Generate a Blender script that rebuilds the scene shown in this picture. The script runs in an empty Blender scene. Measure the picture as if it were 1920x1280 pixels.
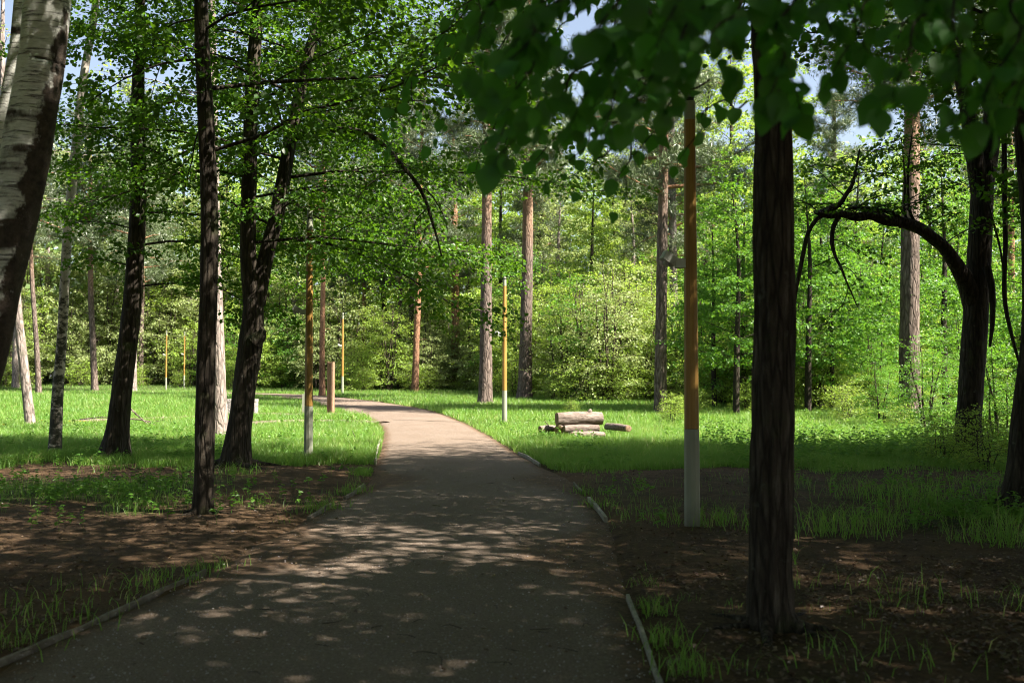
import bpy, math, random
import numpy as np
from mathutils import Vector

random.seed(7)
R = math.radians
scene = bpy.context.scene
COL = scene.collection
PI = math.pi

# ------------------------------------------------------------------ camera model
F_PX, CX, CY, CAM_H = 1867.0, 960.0, 640.0, 1.6
PITCH = math.atan(65.0 / F_PX)


def ray(px, py):
    u, v = (px - CX) / F_PX, -(py - CY) / F_PX
    c, s = math.cos(PITCH), math.sin(PITCH)
    return np.array([u, c - v * s, s + v * c])


def sstep(a, b, x):
    t = np.clip((x - a) / (b - a), 0, 1)
    return t * t * (3 - 2 * t)


def hash2(ix, iy, seed):
    h = np.sin(ix * 127.1 + iy * 311.7 + seed * 74.7) * 43758.5453
    return h - np.floor(h)


def vnoise(x, y, seed=0.0):
    x = np.asarray(x, float); y = np.asarray(y, float)
    ix, iy = np.floor(x), np.floor(y)
    fx, fy = x - ix, y - iy
    fx = fx * fx * (3 - 2 * fx); fy = fy * fy * (3 - 2 * fy)
    a, b = hash2(ix, iy, seed), hash2(ix + 1, iy, seed)
    c, d = hash2(ix, iy + 1, seed), hash2(ix + 1, iy + 1, seed)
    return (a * (1 - fx) + b * fx) * (1 - fy) + (c * (1 - fx) + d * fx) * fy


def fbm(x, y, seed=0.0, o=4):
    s, a, t = 0, 0.5, 0
    for i in range(o):
        s = s + a * vnoise(x * 2 ** i, y * 2 ** i, seed + i * 13.3); t += a; a *= 0.5
    return s / t


def gz(x, y):
    x = np.asarray(x, float); y = np.asarray(y, float)
    far = np.hypot(x * 0.55, np.maximum(y, 0))
    return 0.42 * sstep(25, 62, far) + 0.9 * sstep(76, 104, far)


def ground(px, py):
    d = ray(px, py)
    T = np.concatenate([np.arange(.5, 30, .25), np.arange(30, 260, .5)])
    h = CAM_H + d[2] * T - gz(d[0] * T, d[1] * T)
    k = np.argmax(h < 0) if (h < 0).any() else len(T) - 1
    a, b = T[max(k - 1, 0)], T[k]
    for i in range(24):
        m = (a + b) / 2
        if CAM_H + d[2] * m - float(gz(d[0] * m, d[1] * m)) > 0: a = m
        else: b = m
    t = b
    return np.array([d[0] * t, d[1] * t, float(gz(d[0] * t, d[1] * t))])


def at(px, py, Y):
    d = ray(px, py)
    t = Y / d[1]
    return np.array([d[0] * t, Y, CAM_H + d[2] * t])


# ------------------------------------------------------------------ mesh helpers
class MB:
    def __init__(self):
        self.v, self.q, self.t, self.n = [], [], [], 0
        self.attr = []

    def add(self, v, q=None, t=None):
        v = np.asarray(v, float).reshape(-1, 3)
        if q is not None and len(q):
            self.q.append(np.asarray(q, int).reshape(-1, 4) + self.n)
        if t is not None and len(t):
            self.t.append(np.asarray(t, int).reshape(-1, 3) + self.n)
        self.v.append(v); self.n += len(v)

    def mesh(self, name, mat, origin=(0, 0, 0), smooth=True):
        v = np.concatenate(self.v) - np.asarray(origin, float)
        q = np.concatenate(self.q) if self.q else np.zeros((0, 4), int)
        t = np.concatenate(self.t) if self.t else np.zeros((0, 3), int)
        me = bpy.data.meshes.new(name)
        me.vertices.add(len(v))
        me.vertices.foreach_set('co', v.astype(np.float32).ravel())
        nl = q.size + t.size
        me.loops.add(nl)
        me.loops.foreach_set('vertex_index', np.concatenate([q.ravel(), t.ravel()]).astype(np.int32))
        me.polygons.add(len(q) + len(t))
        ls = np.concatenate([np.arange(len(q)) * 4, q.size + np.arange(len(t)) * 3]).astype(np.int32)
        me.polygons.foreach_set('loop_start', ls)
        me.polygons.foreach_set('use_smooth', np.full(len(ls), smooth, bool))
        me.update(calc_edges=True)
        if mat: me.materials.append(mat)
        return me

    def build(self, name, mat, parent=None, origin=(0, 0, 0), smooth=True):
        o = bpy.data.objects.new(name, self.mesh(name, mat, origin, smooth))
        COL.objects.link(o)
        if parent is not None: o.parent = parent
        return o


def obj_of(name, me, parent=None):
    o = bpy.data.objects.new(name, me); COL.objects.link(o)
    if parent is not None: o.parent = parent
    return o


def thing(name, label, cat, loc=(0, 0, 0), group=None, rz=0.0):
    o = bpy.data.objects.new(name, None); COL.objects.link(o)
    o.empty_display_size = 0.2
    o.location = [float(c) for c in loc]; o.rotation_euler = (0, 0, rz)
    o['label'] = label; o['category'] = cat
    if group: o['group'] = group
    return o


def tag(o, label=None, cat=None, group=None, kind=None):
    if label: o['label'] = label
    if cat: o['category'] = cat
    if group: o['group'] = group
    if kind: o['kind'] = kind
    return o


def nrm(a):
    return a / np.maximum(np.linalg.norm(a, axis=-1, keepdims=True), 1e-9)


def resample(pts, vals, n):
    """Catmull-Rom through pts, n samples; vals interpolated alike."""
    P = np.asarray(pts, float); V = np.asarray(vals, float)
    if len(P) == 2:
        t = np.linspace(0, 1, n)[:, None]
        return P[0] + (P[1] - P[0]) * t, V[0] + (V[1] - V[0]) * t[:, 0]
    Q = np.vstack([2 * P[0] - P[1], P, 2 * P[-1] - P[-2]])
    seg = np.linalg.norm(np.diff(P, axis=0), axis=1)
    cum = np.concatenate([[0], np.cumsum(seg)])
    s = np.linspace(0, cum[-1], n)
    k = np.clip(np.searchsorted(cum, s, side='right') - 1, 0, len(P) - 2)
    t = ((s - cum[k]) / np.maximum(seg[k], 1e-9))[:, None]
    p0, p1, p2, p3 = Q[k], Q[k + 1], Q[k + 2], Q[k + 3]
    out = 0.5 * (2 * p1 + (p2 - p0) * t + (2 * p0 - 5 * p1 + 4 * p2 - p3) * t ** 2 + (3 * p1 - p0 - 3 * p2 + p3) * t ** 3)
    return out, np.interp(s, cum, V)


def tube(mb, pts, rads, sides=6, n=None, ridge=0.0, seed=0.0, lump=0.0, flare=None, cap=True, ridges=9.0, vs=1.6):
    if n is not None:
        pts, rads = resample(pts, rads, n)
    P = np.asarray(pts, float); r = np.asarray(rads, float)
    T = nrm(np.gradient(P, axis=0))
    ref = np.array([1.0, 0, 0]) if abs(T[0, 2]) > 0.8 else np.array([0, 0, 1.0])
    U = nrm(np.cross(np.cross(T, ref), T)); W = np.cross(T, U)
    a = np.linspace(0, 2 * PI, sides, endpoint=False)
    s = np.concatenate([[0], np.cumsum(np.linalg.norm(np.diff(P, axis=0), axis=1))])
    rr = np.repeat(r[:, None], sides, 1)
    if lump or ridge:
        A = np.repeat(a[None], len(P), 0); S = np.repeat(s[:, None], sides, 1)
        ca, sa = np.cos(A), np.sin(A)
        if lump:
            rr = rr * (1 + lump * (2 * fbm(ca * 1.3 + 7 + S * 0.9, sa * 1.3 + S * 1.1, seed, 3) - 1))
        if ridge:
            per = ridges * 2
            b = A / (2 * PI) * per + 0.9 * vnoise(S * vs, A * 0 + 3, seed)
            nz = np.abs(2 * fbm(np.mod(b, per), S * vs, seed + 5, 3) - 1)
            rr = rr + ridge * (nz - 0.35)
    if flare:
        fa, fh, lobes = flare
        A = np.repeat(a[None], len(P), 0)
        rr = rr * (1 + (fa * np.exp(-s / fh))[:, None] * (1 + 0.55 * np.cos(lobes * A + seed) + 0.3 * np.cos((lobes - 2) * A + 2 * seed)))
    V = P[:, None] + rr[..., None] * (np.cos(a)[None, :, None] * U[:, None] + np.sin(a)[None, :, None] * W[:, None])
    i = np.arange(len(P) - 1)[:, None] * sides; j = np.arange(sides)[None]; j2 = (j + 1) % sides
    q = np.stack([i + j, i + j2, i + sides + j2, i + sides + j], -1).reshape(-1, 4)
    V = V.reshape(-1, 3)
    tris = None
    if cap:
        V = np.vstack([V, P[-1] + T[-1] * r[-1] * 0.3])
        b = (len(P) - 1) * sides
        tris = np.stack([b + np.arange(sides), b + (np.arange(sides) + 1) % sides, np.full(sides, len(V) - 1)], -1)
    mb.add(V, q, tris)
    return P


def box(mb, c, s, rz=0.0, bevel=0.0):
    """box; with bevel, an 8-cornered plan with softened vertical edges"""
    x, y, z = np.array(s, float) / 2
    if bevel:
        b = bevel
        ring = [(-x + b, -y), (x - b, -y), (x, -y + b), (x, y - b), (x - b, y), (-x + b, y), (-x, y - b), (-x, -y + b)]
    else:
        ring = [(-x, -y), (x, -y), (x, y), (-x, y)]
    prism(mb, ring, -z, z, c, rz)


def prism(mb, ring, z0, z1, c=(0, 0, 0), rz=0.0):
    n = len(ring); ca, sa = math.cos(rz), math.sin(rz)
    R2 = np.array([(p[0] * ca - p[1] * sa, p[0] * sa + p[1] * ca) for p in ring])
    cen = R2.mean(0)
    V = np.vstack([np.c_[R2, np.full(n, z0)], np.c_[R2, np.full(n, z1)], [[*cen, z0]], [[*cen, z1]]]) + np.array(c, float)
    k = np.arange(n); k2 = (k + 1) % n
    mb.add(V, np.stack([k, k2, k2 + n, k + n], -1),
           np.vstack([np.stack([k2, k, np.full(n, 2 * n)], -1), np.stack([k + n, k2 + n, np.full(n, 2 * n + 1)], -1)]))


def leaves(mb, P, D, N, L, W, fold=0.16, kind='hex', curl=0.0):
    """leaf blades: P base, D axis, N normal, L length, W half width (relative)"""
    D = nrm(D); S = nrm(np.cross(D, N)); N = np.cross(S, D)
    if np.ndim(curl): curl = np.asarray(curl)[:, None]
    L = np.asarray(L)[:, None]; W = np.asarray(W)[:, None] * L
    n = len(P)
    if kind == 'kite':
        V = np.stack([P, P + D * L * .45 - S * W + N * fold * L, P + D * L, P + D * L * .45 + S * W + N * fold * L], 1)
        k = np.arange(n)[:, None] * 4
        mb.add(V, None, np.concatenate([k + [0, 1, 2], k + [0, 2, 3]]))
    elif kind == 'hex':
        f = fold * L
        V = np.stack([P, P + D * L * .25 - S * W * .9 + N * f, P + D * L * .66 - S * W * .82 + N * f * .8, P + D * L - N * L * curl,
                      P + D * L * .66 + S * W * .82 + N * f * .8, P + D * L * .25 + S * W * .9 + N * f], 1)
        k = np.arange(n)[:, None] * 6
        mb.add(V, np.concatenate([k + [0, 1, 2, 3], k + [0, 3, 4, 5]]))
    else:  # heart shaped linden leaf in full
        t = np.array([.0, .10, .26, .44, .62, .78, .91, 1.0])
        w = np.array([.06, .66, .98, 1.0, .80, .50, .20, 0.0])
        back = np.array([-.05, -.07, -.02, 0, 0, 0, 0, 0])
        m = len(t); rows = []
        for sgn in (-1, 0, 1):
            tt = t + (back if sgn else 0)
            off = N * (fold * np.abs(sgn)) * L
            rows.append(P[:, None] + D[:, None] * (L * tt)[..., None] + sgn * S[:, None] * (W * w)[..., None]
                        + off[:, None] * w[None, :, None] - N[:, None] * (L * curl * tt ** 2)[..., None]
                        + N[:, None] * (L * 0.03 * np.sin(9 * tt + sgn * 2))[..., None] * abs(sgn))
        V = np.concatenate(rows, 1)
        k = np.arange(n)[:, None, None] * (3 * m); j = np.arange(m - 1)[None, :, None]
        qa = k + j + np.array([0, m, m + 1, 1]); qb = k + j + np.array([m, 2 * m, 2 * m + 1, m + 1])
        mb.add(V, np.concatenate([qa.reshape(-1, 4), qb.reshape(-1, 4)]))


# ------------------------------------------------------------------ materials
def mat_new(name):
    m = bpy.data.materials.new(name); m.use_nodes = True
    nt = m.node_tree; nt.nodes.clear()
    return m, nt


class NT:
    def __init__(self, nt): self.nt = nt

    def n(self, t, **kw):
        nd = self.nt.nodes.new(t)
        for k, v in kw.items():
            if k.startswith('i_'):
                nd.inputs[k[2:].replace('_', ' ')].default_value = v
            else:
                setattr(nd, k, v)
        return nd

    def l(self, a, b): self.nt.links.new(a, b)

    def ramp(self, fac, stops):
        nd = self.nt.nodes.new('ShaderNodeValToRGB')
        cr = nd.color_ramp
        while len(cr.elements) < len(stops): cr.elements.new(0.5)
        for e, (p, c) in zip(cr.elements, stops):
            e.position = p; e.color = (*c, 1) if len(c) == 3 else c
        self.l(fac, nd.inputs[0])
        return nd.outputs[0]

    def mix(self, fac, a, b, mode='MIX'):
        nd = self.nt.nodes.new('ShaderNodeMix'); nd.data_type = 'RGBA'; nd.blend_type = mode
        for s, v in ((0, fac), (6, a), (7, b)):
            if hasattr(v, 'is_linked') or hasattr(v, 'links'): self.l(v, nd.inputs[s])
            elif s == 0: nd.inputs[0].default_value = v
            else: nd.inputs[s].default_value = (*v, 1)
        return nd.outputs[2]

    def coord(self, scale=(1, 1, 1), src='Object', loc=(0, 0, 0)):
        tc = self.n('ShaderNodeTexCoord'); mp = self.n('ShaderNodeMapping')
        mp.inputs['Scale'].default_value = scale; mp.inputs['Location'].default_value = loc
        self.l(tc.outputs[src], mp.inputs[0])
        return mp.outputs[0]

    def noise(self, co, scale, detail=4, rough=.6, out=0):
        nd = self.n('ShaderNodeTexNoise'); nd.inputs['Scale'].default_value = scale
        nd.inputs['Detail'].default_value = detail; nd.inputs['Roughness'].default_value = rough
        if co is not None: self.l(co, nd.inputs['Vector'])
        return nd.outputs[out]

    def math(self, op, a, b=None, c=None):
        nd = self.n('ShaderNodeMath', operation=op)
        for i, v in enumerate((a, b, c)):
            if v is None: continue
            if hasattr(v, 'links'): self.l(v, nd.inputs[i])
            else: nd.inputs[i].default_value = v
        return nd.outputs[0]

    def out(self, sh):
        o = self.n('ShaderNodeOutputMaterial'); self.l(sh, o.inputs[0])

    def pbr(self, color, rough=.85, bump=None, bstr=.5, bdist=.02, spec=.25):
        p = self.n('ShaderNodeBsdfPrincipled')
        if hasattr(color, 'links'): self.l(color, p.inputs['Base Color'])
        else: p.inputs['Base Color'].default_value = (*color, 1)
        if hasattr(rough, 'links'): self.l(rough, p.inputs['Roughness'])
        else: p.inputs['Roughness'].default_value = rough
        p.inputs['Specular IOR Level'].default_value = spec
        if bump is not None:
            b = self.n('ShaderNodeBump'); b.inputs['Strength'].default_value = bstr; b.inputs['Distance'].default_value = bdist
            self.l(bump, b.inputs['Height']); self.l(b.outputs[0], p.inputs['Normal'])
        self.out(p.outputs[0])
        return p


def leaf_mat(name, c_dark, c_light, tr, trans=.45, gloss=.06, rough=.45, objvar=.25, patch=False):
    m, nt = mat_new(name); k = NT(nt)
    geo = k.n('ShaderNodeNewGeometry'); oi = k.n('ShaderNodeObjectInfo')
    rnd = geo.outputs['Random Per Island']
    f = k.math('ADD', k.math('MULTIPLY', rnd, 1 - objvar), k.math('MULTIPLY', oi.outputs['Random'], objvar))
    if patch:
        pn = k.noise(k.coord((1, 1, 1)), .45, 5, .65)
        f = k.math('ADD', k.math('MULTIPLY', f, .55), k.math('MULTIPLY', k.ramp(pn, [(.32, (0, 0, 0)), (.68, (1, 1, 1))]), .5))
    col = k.mix(f, c_dark, c_light)
    if patch:
        dry = k.math('GREATER_THAN', k.math('ADD', rnd, k.math('MULTIPLY', k.math('SUBTRACT', k.noise(k.coord((1, 1, 1)), .9, 3), .5), .5)), .93)
        col = k.mix(dry, col, (.34, .30, .13))
    hsv = k.n('ShaderNodeHueSaturation')
    k.l(k.math('ADD', 0.5, k.math('MULTIPLY', k.math('SUBTRACT', rnd, .5), .03)), hsv.inputs['Hue'])
    k.l(k.math('ADD', .8, k.math('MULTIPLY', oi.outputs['Random'], .4)), hsv.inputs['Value'])
    k.l(col, hsv.inputs['Color'])
    d = k.n('ShaderNodeBsdfDiffuse'); k.l(hsv.outputs[0], d.inputs[0])
    t = k.n('ShaderNodeBsdfTranslucent')
    k.l(k.mix(.35, tr, hsv.outputs[0]), t.inputs[0])
    ms = k.n('ShaderNodeMixShader'); ms.inputs[0].default_value = trans
    k.l(d.outputs[0], ms.inputs[1]); k.l(t.outputs[0], ms.inputs[2])
    g = k.n('ShaderNodeBsdfGlossy'); g.inputs['Roughness'].default_value = rough; g.inputs['Color'].default_value = (1, 1, 1, 1)
    m2 = k.n('ShaderNodeMixShader'); m2.inputs[0].default_value = gloss
    k.l(ms.outputs[0], m2.inputs[1]); k.l(g.outputs[0], m2.inputs[2])
    k.out(m2.outputs[0])
    return m


M = {}
M['linden'] = leaf_mat('linden_leaf', (.022, .062, .006), (.055, .125, .012), (.17, .36, .010), .42, .02)
M['near'] = leaf_mat('near_linden_leaf', (.028, .11, .012), (.065, .20, .022), (.15, .46, .02), .55, .02, .5)
M['bush'] = leaf_mat('shrub_leaf', (.14, .25, .025), (.30, .42, .07), (.50, .66, .07), .45, .025)
M['pale'] = leaf_mat('pale_birch_leaf', (.16, .22, .055), (.33, .40, .15), (.46, .54, .13), .38, .03)
M['maple'] = leaf_mat('maple_leaf', (.05, .15, .015), (.11, .25, .025), (.24, .48, .025), .45, .025)
M['needle'] = leaf_mat('pine_needle', (.045, .075, .025), (.10, .135, .052), (.12, .16, .05), .2, .05)
M['grass'] = leaf_mat('grass_blade', (.05, .155, .018), (.19, .325, .055), (.32, .52, .065), .45, .02, patch=True)
M['weed'] = leaf_mat('weed_leaf', (.06, .16, .02), (.13, .27, .04), (.26, .46, .05), .45, .02)
M['farwood'] = leaf_mat('far_leaf', (.06, .12, .02), (.16, .25, .06), (.26, .38, .06), .4, .05)


def bark_mat(name, c0, c1, c2, vs=(9, 9, 1.6), moss=.0, bump=.9, dist=.03, upper=None):
    m, nt = mat_new(name); k = NT(nt)
    co = k.coord(vs); cw = k.coord((1, 1, 1))
    n1 = k.noise(co, 1.6, 6, .65); n2 = k.noise(co, 5.5, 5, .7)
    vo = k.n('ShaderNodeTexVoronoi', feature='DISTANCE_TO_EDGE'); vo.inputs['Scale'].default_value = 1.5
    ad = k.n('ShaderNodeMixRGB') if False else None
    k.l(k.mix(.22, co, k.noise(co, 2.0, 3, .6, 1)), vo.inputs['Vector'])
    edge = k.ramp(vo.outputs['Distance'], [(0, (0, 0, 0)), (.16, (1, 1, 1))])
    h = k.math('ADD', k.math('MULTIPLY', edge, .6), k.math('MULTIPLY', n2, .55))
    base = k.ramp(n1, [(.3, c0), (.52, c1), (.72, c2)])
    col = k.mix(k.math('MULTIPLY', k.math('SUBTRACT', 1.0, edge), .55), base, tuple(x * .35 for x in c0))
    if upper:
        sx = k.n('ShaderNodeSeparateXYZ'); k.l(cw, sx.inputs[0])
        hh = k.math('ADD', sx.outputs[2], k.math('MULTIPLY', k.noise(cw, .9, 3), 5.0))
        f = k.ramp(k.math('MULTIPLY', hh, 1 / 20.0), [(upper[2], (0, 0, 0)), (upper[3], (1, 1, 1))])
        up = k.ramp(k.noise(k.coord((5, 5, 3)), 2.2, 4), [(.35, upper[0]), (.65, upper[1])])
        col = k.mix(f, col, up)
    if moss:
        f = k.ramp(k.noise(cw, 2.6, 5), [(.56, (0, 0, 0)), (.72, (moss,) * 3)])
        col = k.mix(f, col, (.07, .09, .03))
        f2 = k.ramp(k.noise(cw, 7.5, 4), [(.64, (0, 0, 0)), (.74, (.5, .5, .5))])
        col = k.mix(f2, col, (.17, .18, .14))
    k.pbr(col, .9, h, bump, dist, .15)
    return m


M['bark_dark'] = bark_mat('linden_bark', (.022, .018, .014), (.05, .04, .03), (.095, .078, .058), (11, 11, 1.5), .55)
M['bark_near'] = bark_mat('furrowed_bark', (.028, .022, .016), (.07, .056, .042), (.16, .135, .105), (15, 15, 2.0), .45, 1.0, .035)
M['bark_pine'] = bark_mat('pine_bark', (.07, .05, .04), (.15, .115, .095), (.25, .20, .17), (6.5, 6.5, 1.5), 0, 1.0, .04,
                          ((.22, .12, .07), (.36, .23, .15), .45, .75))
M['bark_orange'] = bark_mat('orange_pine_bark', (.09, .05, .035), (.20, .11, .065), (.34, .20, .12), (6, 6, 1.6), 0, .9, .04,
                            ((.22, .11, .06), (.36, .20, .12), .15, .45))
M['bark_grey'] = bark_mat('pale_grey_bark', (.13, .105, .09), (.25, .205, .18), (.40, .34, .30), (7, 7, 2.0), .3, .8, .03)
M['twig'] = bark_mat('shrub_stem', (.035, .028, .02), (.07, .055, .04), (.12, .10, .075), (14, 14, 3), .0, .5, .01)


def birch_mat():
    m, nt = mat_new('birch_bark'); k = NT(nt)
    cw = k.coord((1, 1, 1))
    lent = k.noise(k.coord((2.2, 2.2, 26)), 2.0, 5, .7)
    blotch = k.noise(k.coord((2.4, 2.4, 1.7)), 1.5, 6, .68)
    fine = k.noise(k.coord((12, 12, 60)), 1.6, 4, .7)
    white = k.ramp(fine, [(.3, (.46, .45, .39)), (.6, (.70, .70, .63))])
    dark = k.ramp(k.noise(cw, 16, 5, .7), [(.3, (.022, .018, .014)), (.7, (.10, .075, .055))])
    f1 = k.ramp(lent, [(.54, (0, 0, 0)), (.62, (1, 1, 1))])
    sx = k.n('ShaderNodeSeparateXYZ'); k.l(cw, sx.inputs[0])
    # rough dark bark wraps the right hand flank of the trunk and rings its branch collars
    ln = k.math('MULTIPLY', k.math('SUBTRACT', sx.outputs[2], 1.47), .19)
    flank = k.math('ADD', k.math('MULTIPLY', k.math('SUBTRACT', sx.outputs[0], k.math('ADD', ln, .57)), 2.4), blotch)
    f2 = k.ramp(flank, [(.60, (0, 0, 0)), (.67, (1, 1, 1))])
    ring = k.noise(k.coord((.35, .35, 2.6)), 1.5, 3, .6)
    f3 = k.ramp(k.math('ADD', ring, k.math('MULTIPLY', k.math('SUBTRACT', blotch, .5), .35)), [(.53, (0, 0, 0)), (.60, (1, 1, 1))])
    f = k.math('MAXIMUM', k.math('MAXIMUM', f2, f3), k.math('MULTIPLY', f1, .85))
    col = k.mix(f, white, dark)
    h = k.math('ADD', k.math('MULTIPLY', f, k.noise(cw, 30, 5, .7)), k.math('MULTIPLY', fine, .3))
    k.pbr(col, .75, h, .8, .02, .2)
    return m


def slim_birch_mat():
    m, nt = mat_new('slim_birch_bark'); k = NT(nt)
    cw = k.coord((1, 1, 1))
    sx = k.n('ShaderNodeSeparateXYZ'); k.l(cw, sx.inputs[0])
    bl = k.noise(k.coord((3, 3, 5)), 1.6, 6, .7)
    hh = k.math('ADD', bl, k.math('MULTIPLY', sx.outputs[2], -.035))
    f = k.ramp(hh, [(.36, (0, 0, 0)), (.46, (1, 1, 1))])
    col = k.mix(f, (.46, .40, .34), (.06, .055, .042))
    k.pbr(col, .8, k.noise(cw, 22, 5, .7), .6, .02, .15)
    return m


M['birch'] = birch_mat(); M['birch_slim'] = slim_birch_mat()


def ground_mat():
    m, nt = mat_new('forest_soil'); k = NT(nt)
    co = k.coord((1, 1, 1))
    at_ = k.n('ShaderNodeAttribute', attribute_name='grassy')
    n0 = k.noise(co, .5, 5, .6); n1 = k.noise(co, 3.2, 7, .72); n2 = k.noise(co, 26, 6, .75)
    dirt = k.ramp(n1, [(.3, (.05, .031, .018)), (.5, (.105, .066, .037)), (.72, (.19, .122, .07))])
    dirt = k.mix(k.ramp(n2, [(.42, (.75, .75, .75)), (.62, (0, 0, 0))]), dirt, (.035, .024, .016))
    red = k.ramp(n0, [(.45, (0, 0, 0)), (.7, (.6, .6, .6))])
    dirt = k.mix(red, dirt, (.14, .082, .043))
    turf = k.ramp(n1, [(.35, (.022, .03, .010)), (.65, (.06, .085, .024))])
    col = k.mix(k.math('MINIMUM', at_.outputs['Fac'], 1.0), dirt, turf)
    h = k.math('ADD', k.math('MULTIPLY', n2, .6), n1)
    k.pbr(col, .95, h, .9, .04, .1)
    return m


def path_mat():
    m, nt = mat_new('path_gravel'); k = NT(nt)
    co = k.coord((1, 1, 1))
    n0 = k.noise(co, .7, 5, .6); n1 = k.noise(co, 5, 6, .7); n2 = k.noise(co, 70, 4, .7)
    vo = k.n('ShaderNodeTexVoronoi'); vo.inputs['Scale'].default_value = 95; k.l(co, vo.inputs['Vector'])
    col = k.ramp(n0, [(.3, (.125, .085, .056)), (.7, (.19, .146, .112))])
    col = k.mix(k.ramp(n1, [(.35, (.5, .5, .5)), (.6, (0, 0, 0))]), col, (.14, .10, .07))
    col = k.mix(.55, col, k.ramp(n2, [(.3, (.06, .042, .03)), (.55, (.18, .14, .108)), (.75, (.35, .30, .255))]))
    col = k.mix(k.ramp(vo.outputs['Color'], [(.86, (0, 0, 0)), (.92, (.6, .6, .6))]), col, (.42, .38, .34))
    so_ = k.n('ShaderNodeAttribute', attribute_name='soil')
    sf = k.ramp(k.math('ADD', so_.outputs['Fac'], k.math('MULTIPLY', k.math('SUBTRACT', n1, .5), .9)), [(.3, (0, 0, 0)), (.75, (.9, .9, .9))])
    dirt = k.ramp(n1, [(.3, (.085, .05, .028)), (.5, (.16, .095, .052)), (.72, (.25, .16, .095))])
    dirt = k.mix(k.ramp(k.noise(co, 26, 6, .75), [(.42, (.75, .75, .75)), (.62, (0, 0, 0))]), dirt, (.045, .03, .02))
    col = k.mix(sf, col, dirt)
    h = k.math('ADD', k.math('MULTIPLY', vo.outputs['Distance'], .6), k.math('ADD', n2, n1))
    k.pbr(col, .92, h, .75, .02, .2)
    return m


def wood_mat(name, a, b, c, sc=(14, 14, .7), rough=.6, spec=.3):
    m, nt = mat_new(name); k = NT(nt)
    n = k.noise(k.coord(sc), 2.0, 5, .6)
    kn = k.noise(k.coord((5, 5, 2.2)), 1.3, 2)
    col = k.ramp(n, [(.3, a), (.5, b), (.72, c)])
    col = k.mix(k.ramp(kn, [(.72, (0, 0, 0)), (.78, (.8, .8, .8))]), col, tuple(x * .35 for x in a))
    k.pbr(col, rough, n, .2, .004, spec)
    return m


def paint_mat(name, c, dirt=(.12, .11, .08), rough=.55):
    m, nt = mat_new(name); k = NT(nt)
    co = k.coord((1, 1, 1)); n = k.noise(co, 4, 6, .7); st = k.noise(k.coord((16, 16, 1.2)), 1.5, 4)
    sx = k.n('ShaderNodeSeparateXYZ'); k.l(co, sx.inputs[0])
    low = k.ramp(k.math('ADD', sx.outputs[2], k.math('MULTIPLY', n, .35)), [(.16, (.7, .7, .7)), (.45, (0, 0, 0))])
    col = k.mix(k.ramp(st, [(.55, (0, 0, 0)), (.75, (.22, .22, .22))]), c, dirt)
    col = k.mix(low, col, dirt)
    k.pbr(col, rough, n, .1, .003, .35)
    return m


M['ground'] = ground_mat(); M['path'] = path_mat()
M['lampwood'] = wood_mat('varnished_pole_wood', (.22, .12, .028), (.30, .17, .04), (.38, .235, .065), (10, 10, .5), .5)
M['grey'] = paint_mat('grey_paint', (.255, .265, .195))
M['fixture'] = paint_mat('pale_fixture', (.52, .54, .47), (.30, .30, .25))
M['dark'] = paint_mat('dark_lens', (.02, .02, .022))
M['slat'] = wood_mat('brown_slat_wood', (.14, .08, .045), (.24, .145, .09), (.34, .22, .145), (9, 9, .6), .7)
M['board'] = wood_mat('edging_wood', (.085, .072, .052), (.15, .13, .10), (.24, .215, .17), (5, 5, 5), .85, .15)
M['cut'] = wood_mat('sawn_end', (.11, .07, .045), (.19, .125, .078), (.28, .19, .13), (9, 9, 9), .9, .1)
M['logbark'] = bark_mat('log_bark', (.13, .095, .07), (.28, .21, .165), (.42, .33, .27), (5, 5, 5), .2, .7, .02)
def log_mat():
    m, nt = mat_new('weathered_log'); k = NT(nt)
    st = k.noise(k.coord((1.3, 9, 9)), 2.2, 6, .7); sp = k.noise(k.coord((5, 9, 9)), 2.0, 5, .75)
    col = k.ramp(st, [(.32, (.06, .045, .036)), (.5, (.155, .122, .102)), (.7, (.26, .215, .185))])
    col = k.mix(k.ramp(sp, [(.56, (0, 0, 0)), (.66, (.8, .8, .8))]), col, (.085, .055, .04))
    k.pbr(col, .85, st, .6, .015, .15)
    return m


M['logbark'] = log_mat()
M['stone'] = bark_mat('grey_stone', (.20, .17, .16), (.32, .28, .27), (.44, .40, .39), (7, 7, 7), .0, .5, .02)
M['litter'] = leaf_mat('dead_leaf', (.05, .03, .016), (.20, .125, .07), (.12, .06, .02), .15, .05, .5)
M['yellow'] = leaf_mat('dandelion_petal', (.70, .48, .02), (.80, .58, .03), (.6, .4, .02), .2, .03)

# ------------------------------------------------------------------ path and zones
L_PX = [(-260, 1390), (0, 1250), (200, 1158), (385, 1078), (480, 1022), (580, 972), (640, 935), (683, 911), (707, 866), (718, 826), (716, 803), (690, 785), (640, 771), (590, 756), (540, 747), (470, 741), (380, 737.5)]
R_PX = [(1300, 1420), (1235, 1280), (1175, 1122), (1135, 976), (1075, 905), (1010, 870), (962, 845), (912, 815), (866, 791), (808, 770), (745, 758), (680, 749.5), (620, 743.5), (570, 740), (520, 738), (450, 736), (380, 734)]
LW = np.array([ground(*p) for p in L_PX]); RW = np.array([ground(*p) for p in R_PX])
NP = 420
Lc, _ = resample(LW, np.zeros(len(LW)), NP); Rc, _ = resample(RW, np.zeros(len(RW)), NP)
# pair the two edges by nearest progress along a common centre line
POLY = np.vstack([Lc[:, :2], Rc[::-1, :2]])


def edge_dist(x, y, E):
    P = np.stack([x, y], -1); out = np.empty(len(P))
    for i in range(0, len(P), 20000):
        d = P[i:i + 20000, None] - E[None, ::2, :2]
        out[i:i + 20000] = np.sqrt((d ** 2).sum(-1).min(1))
    return out


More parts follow.
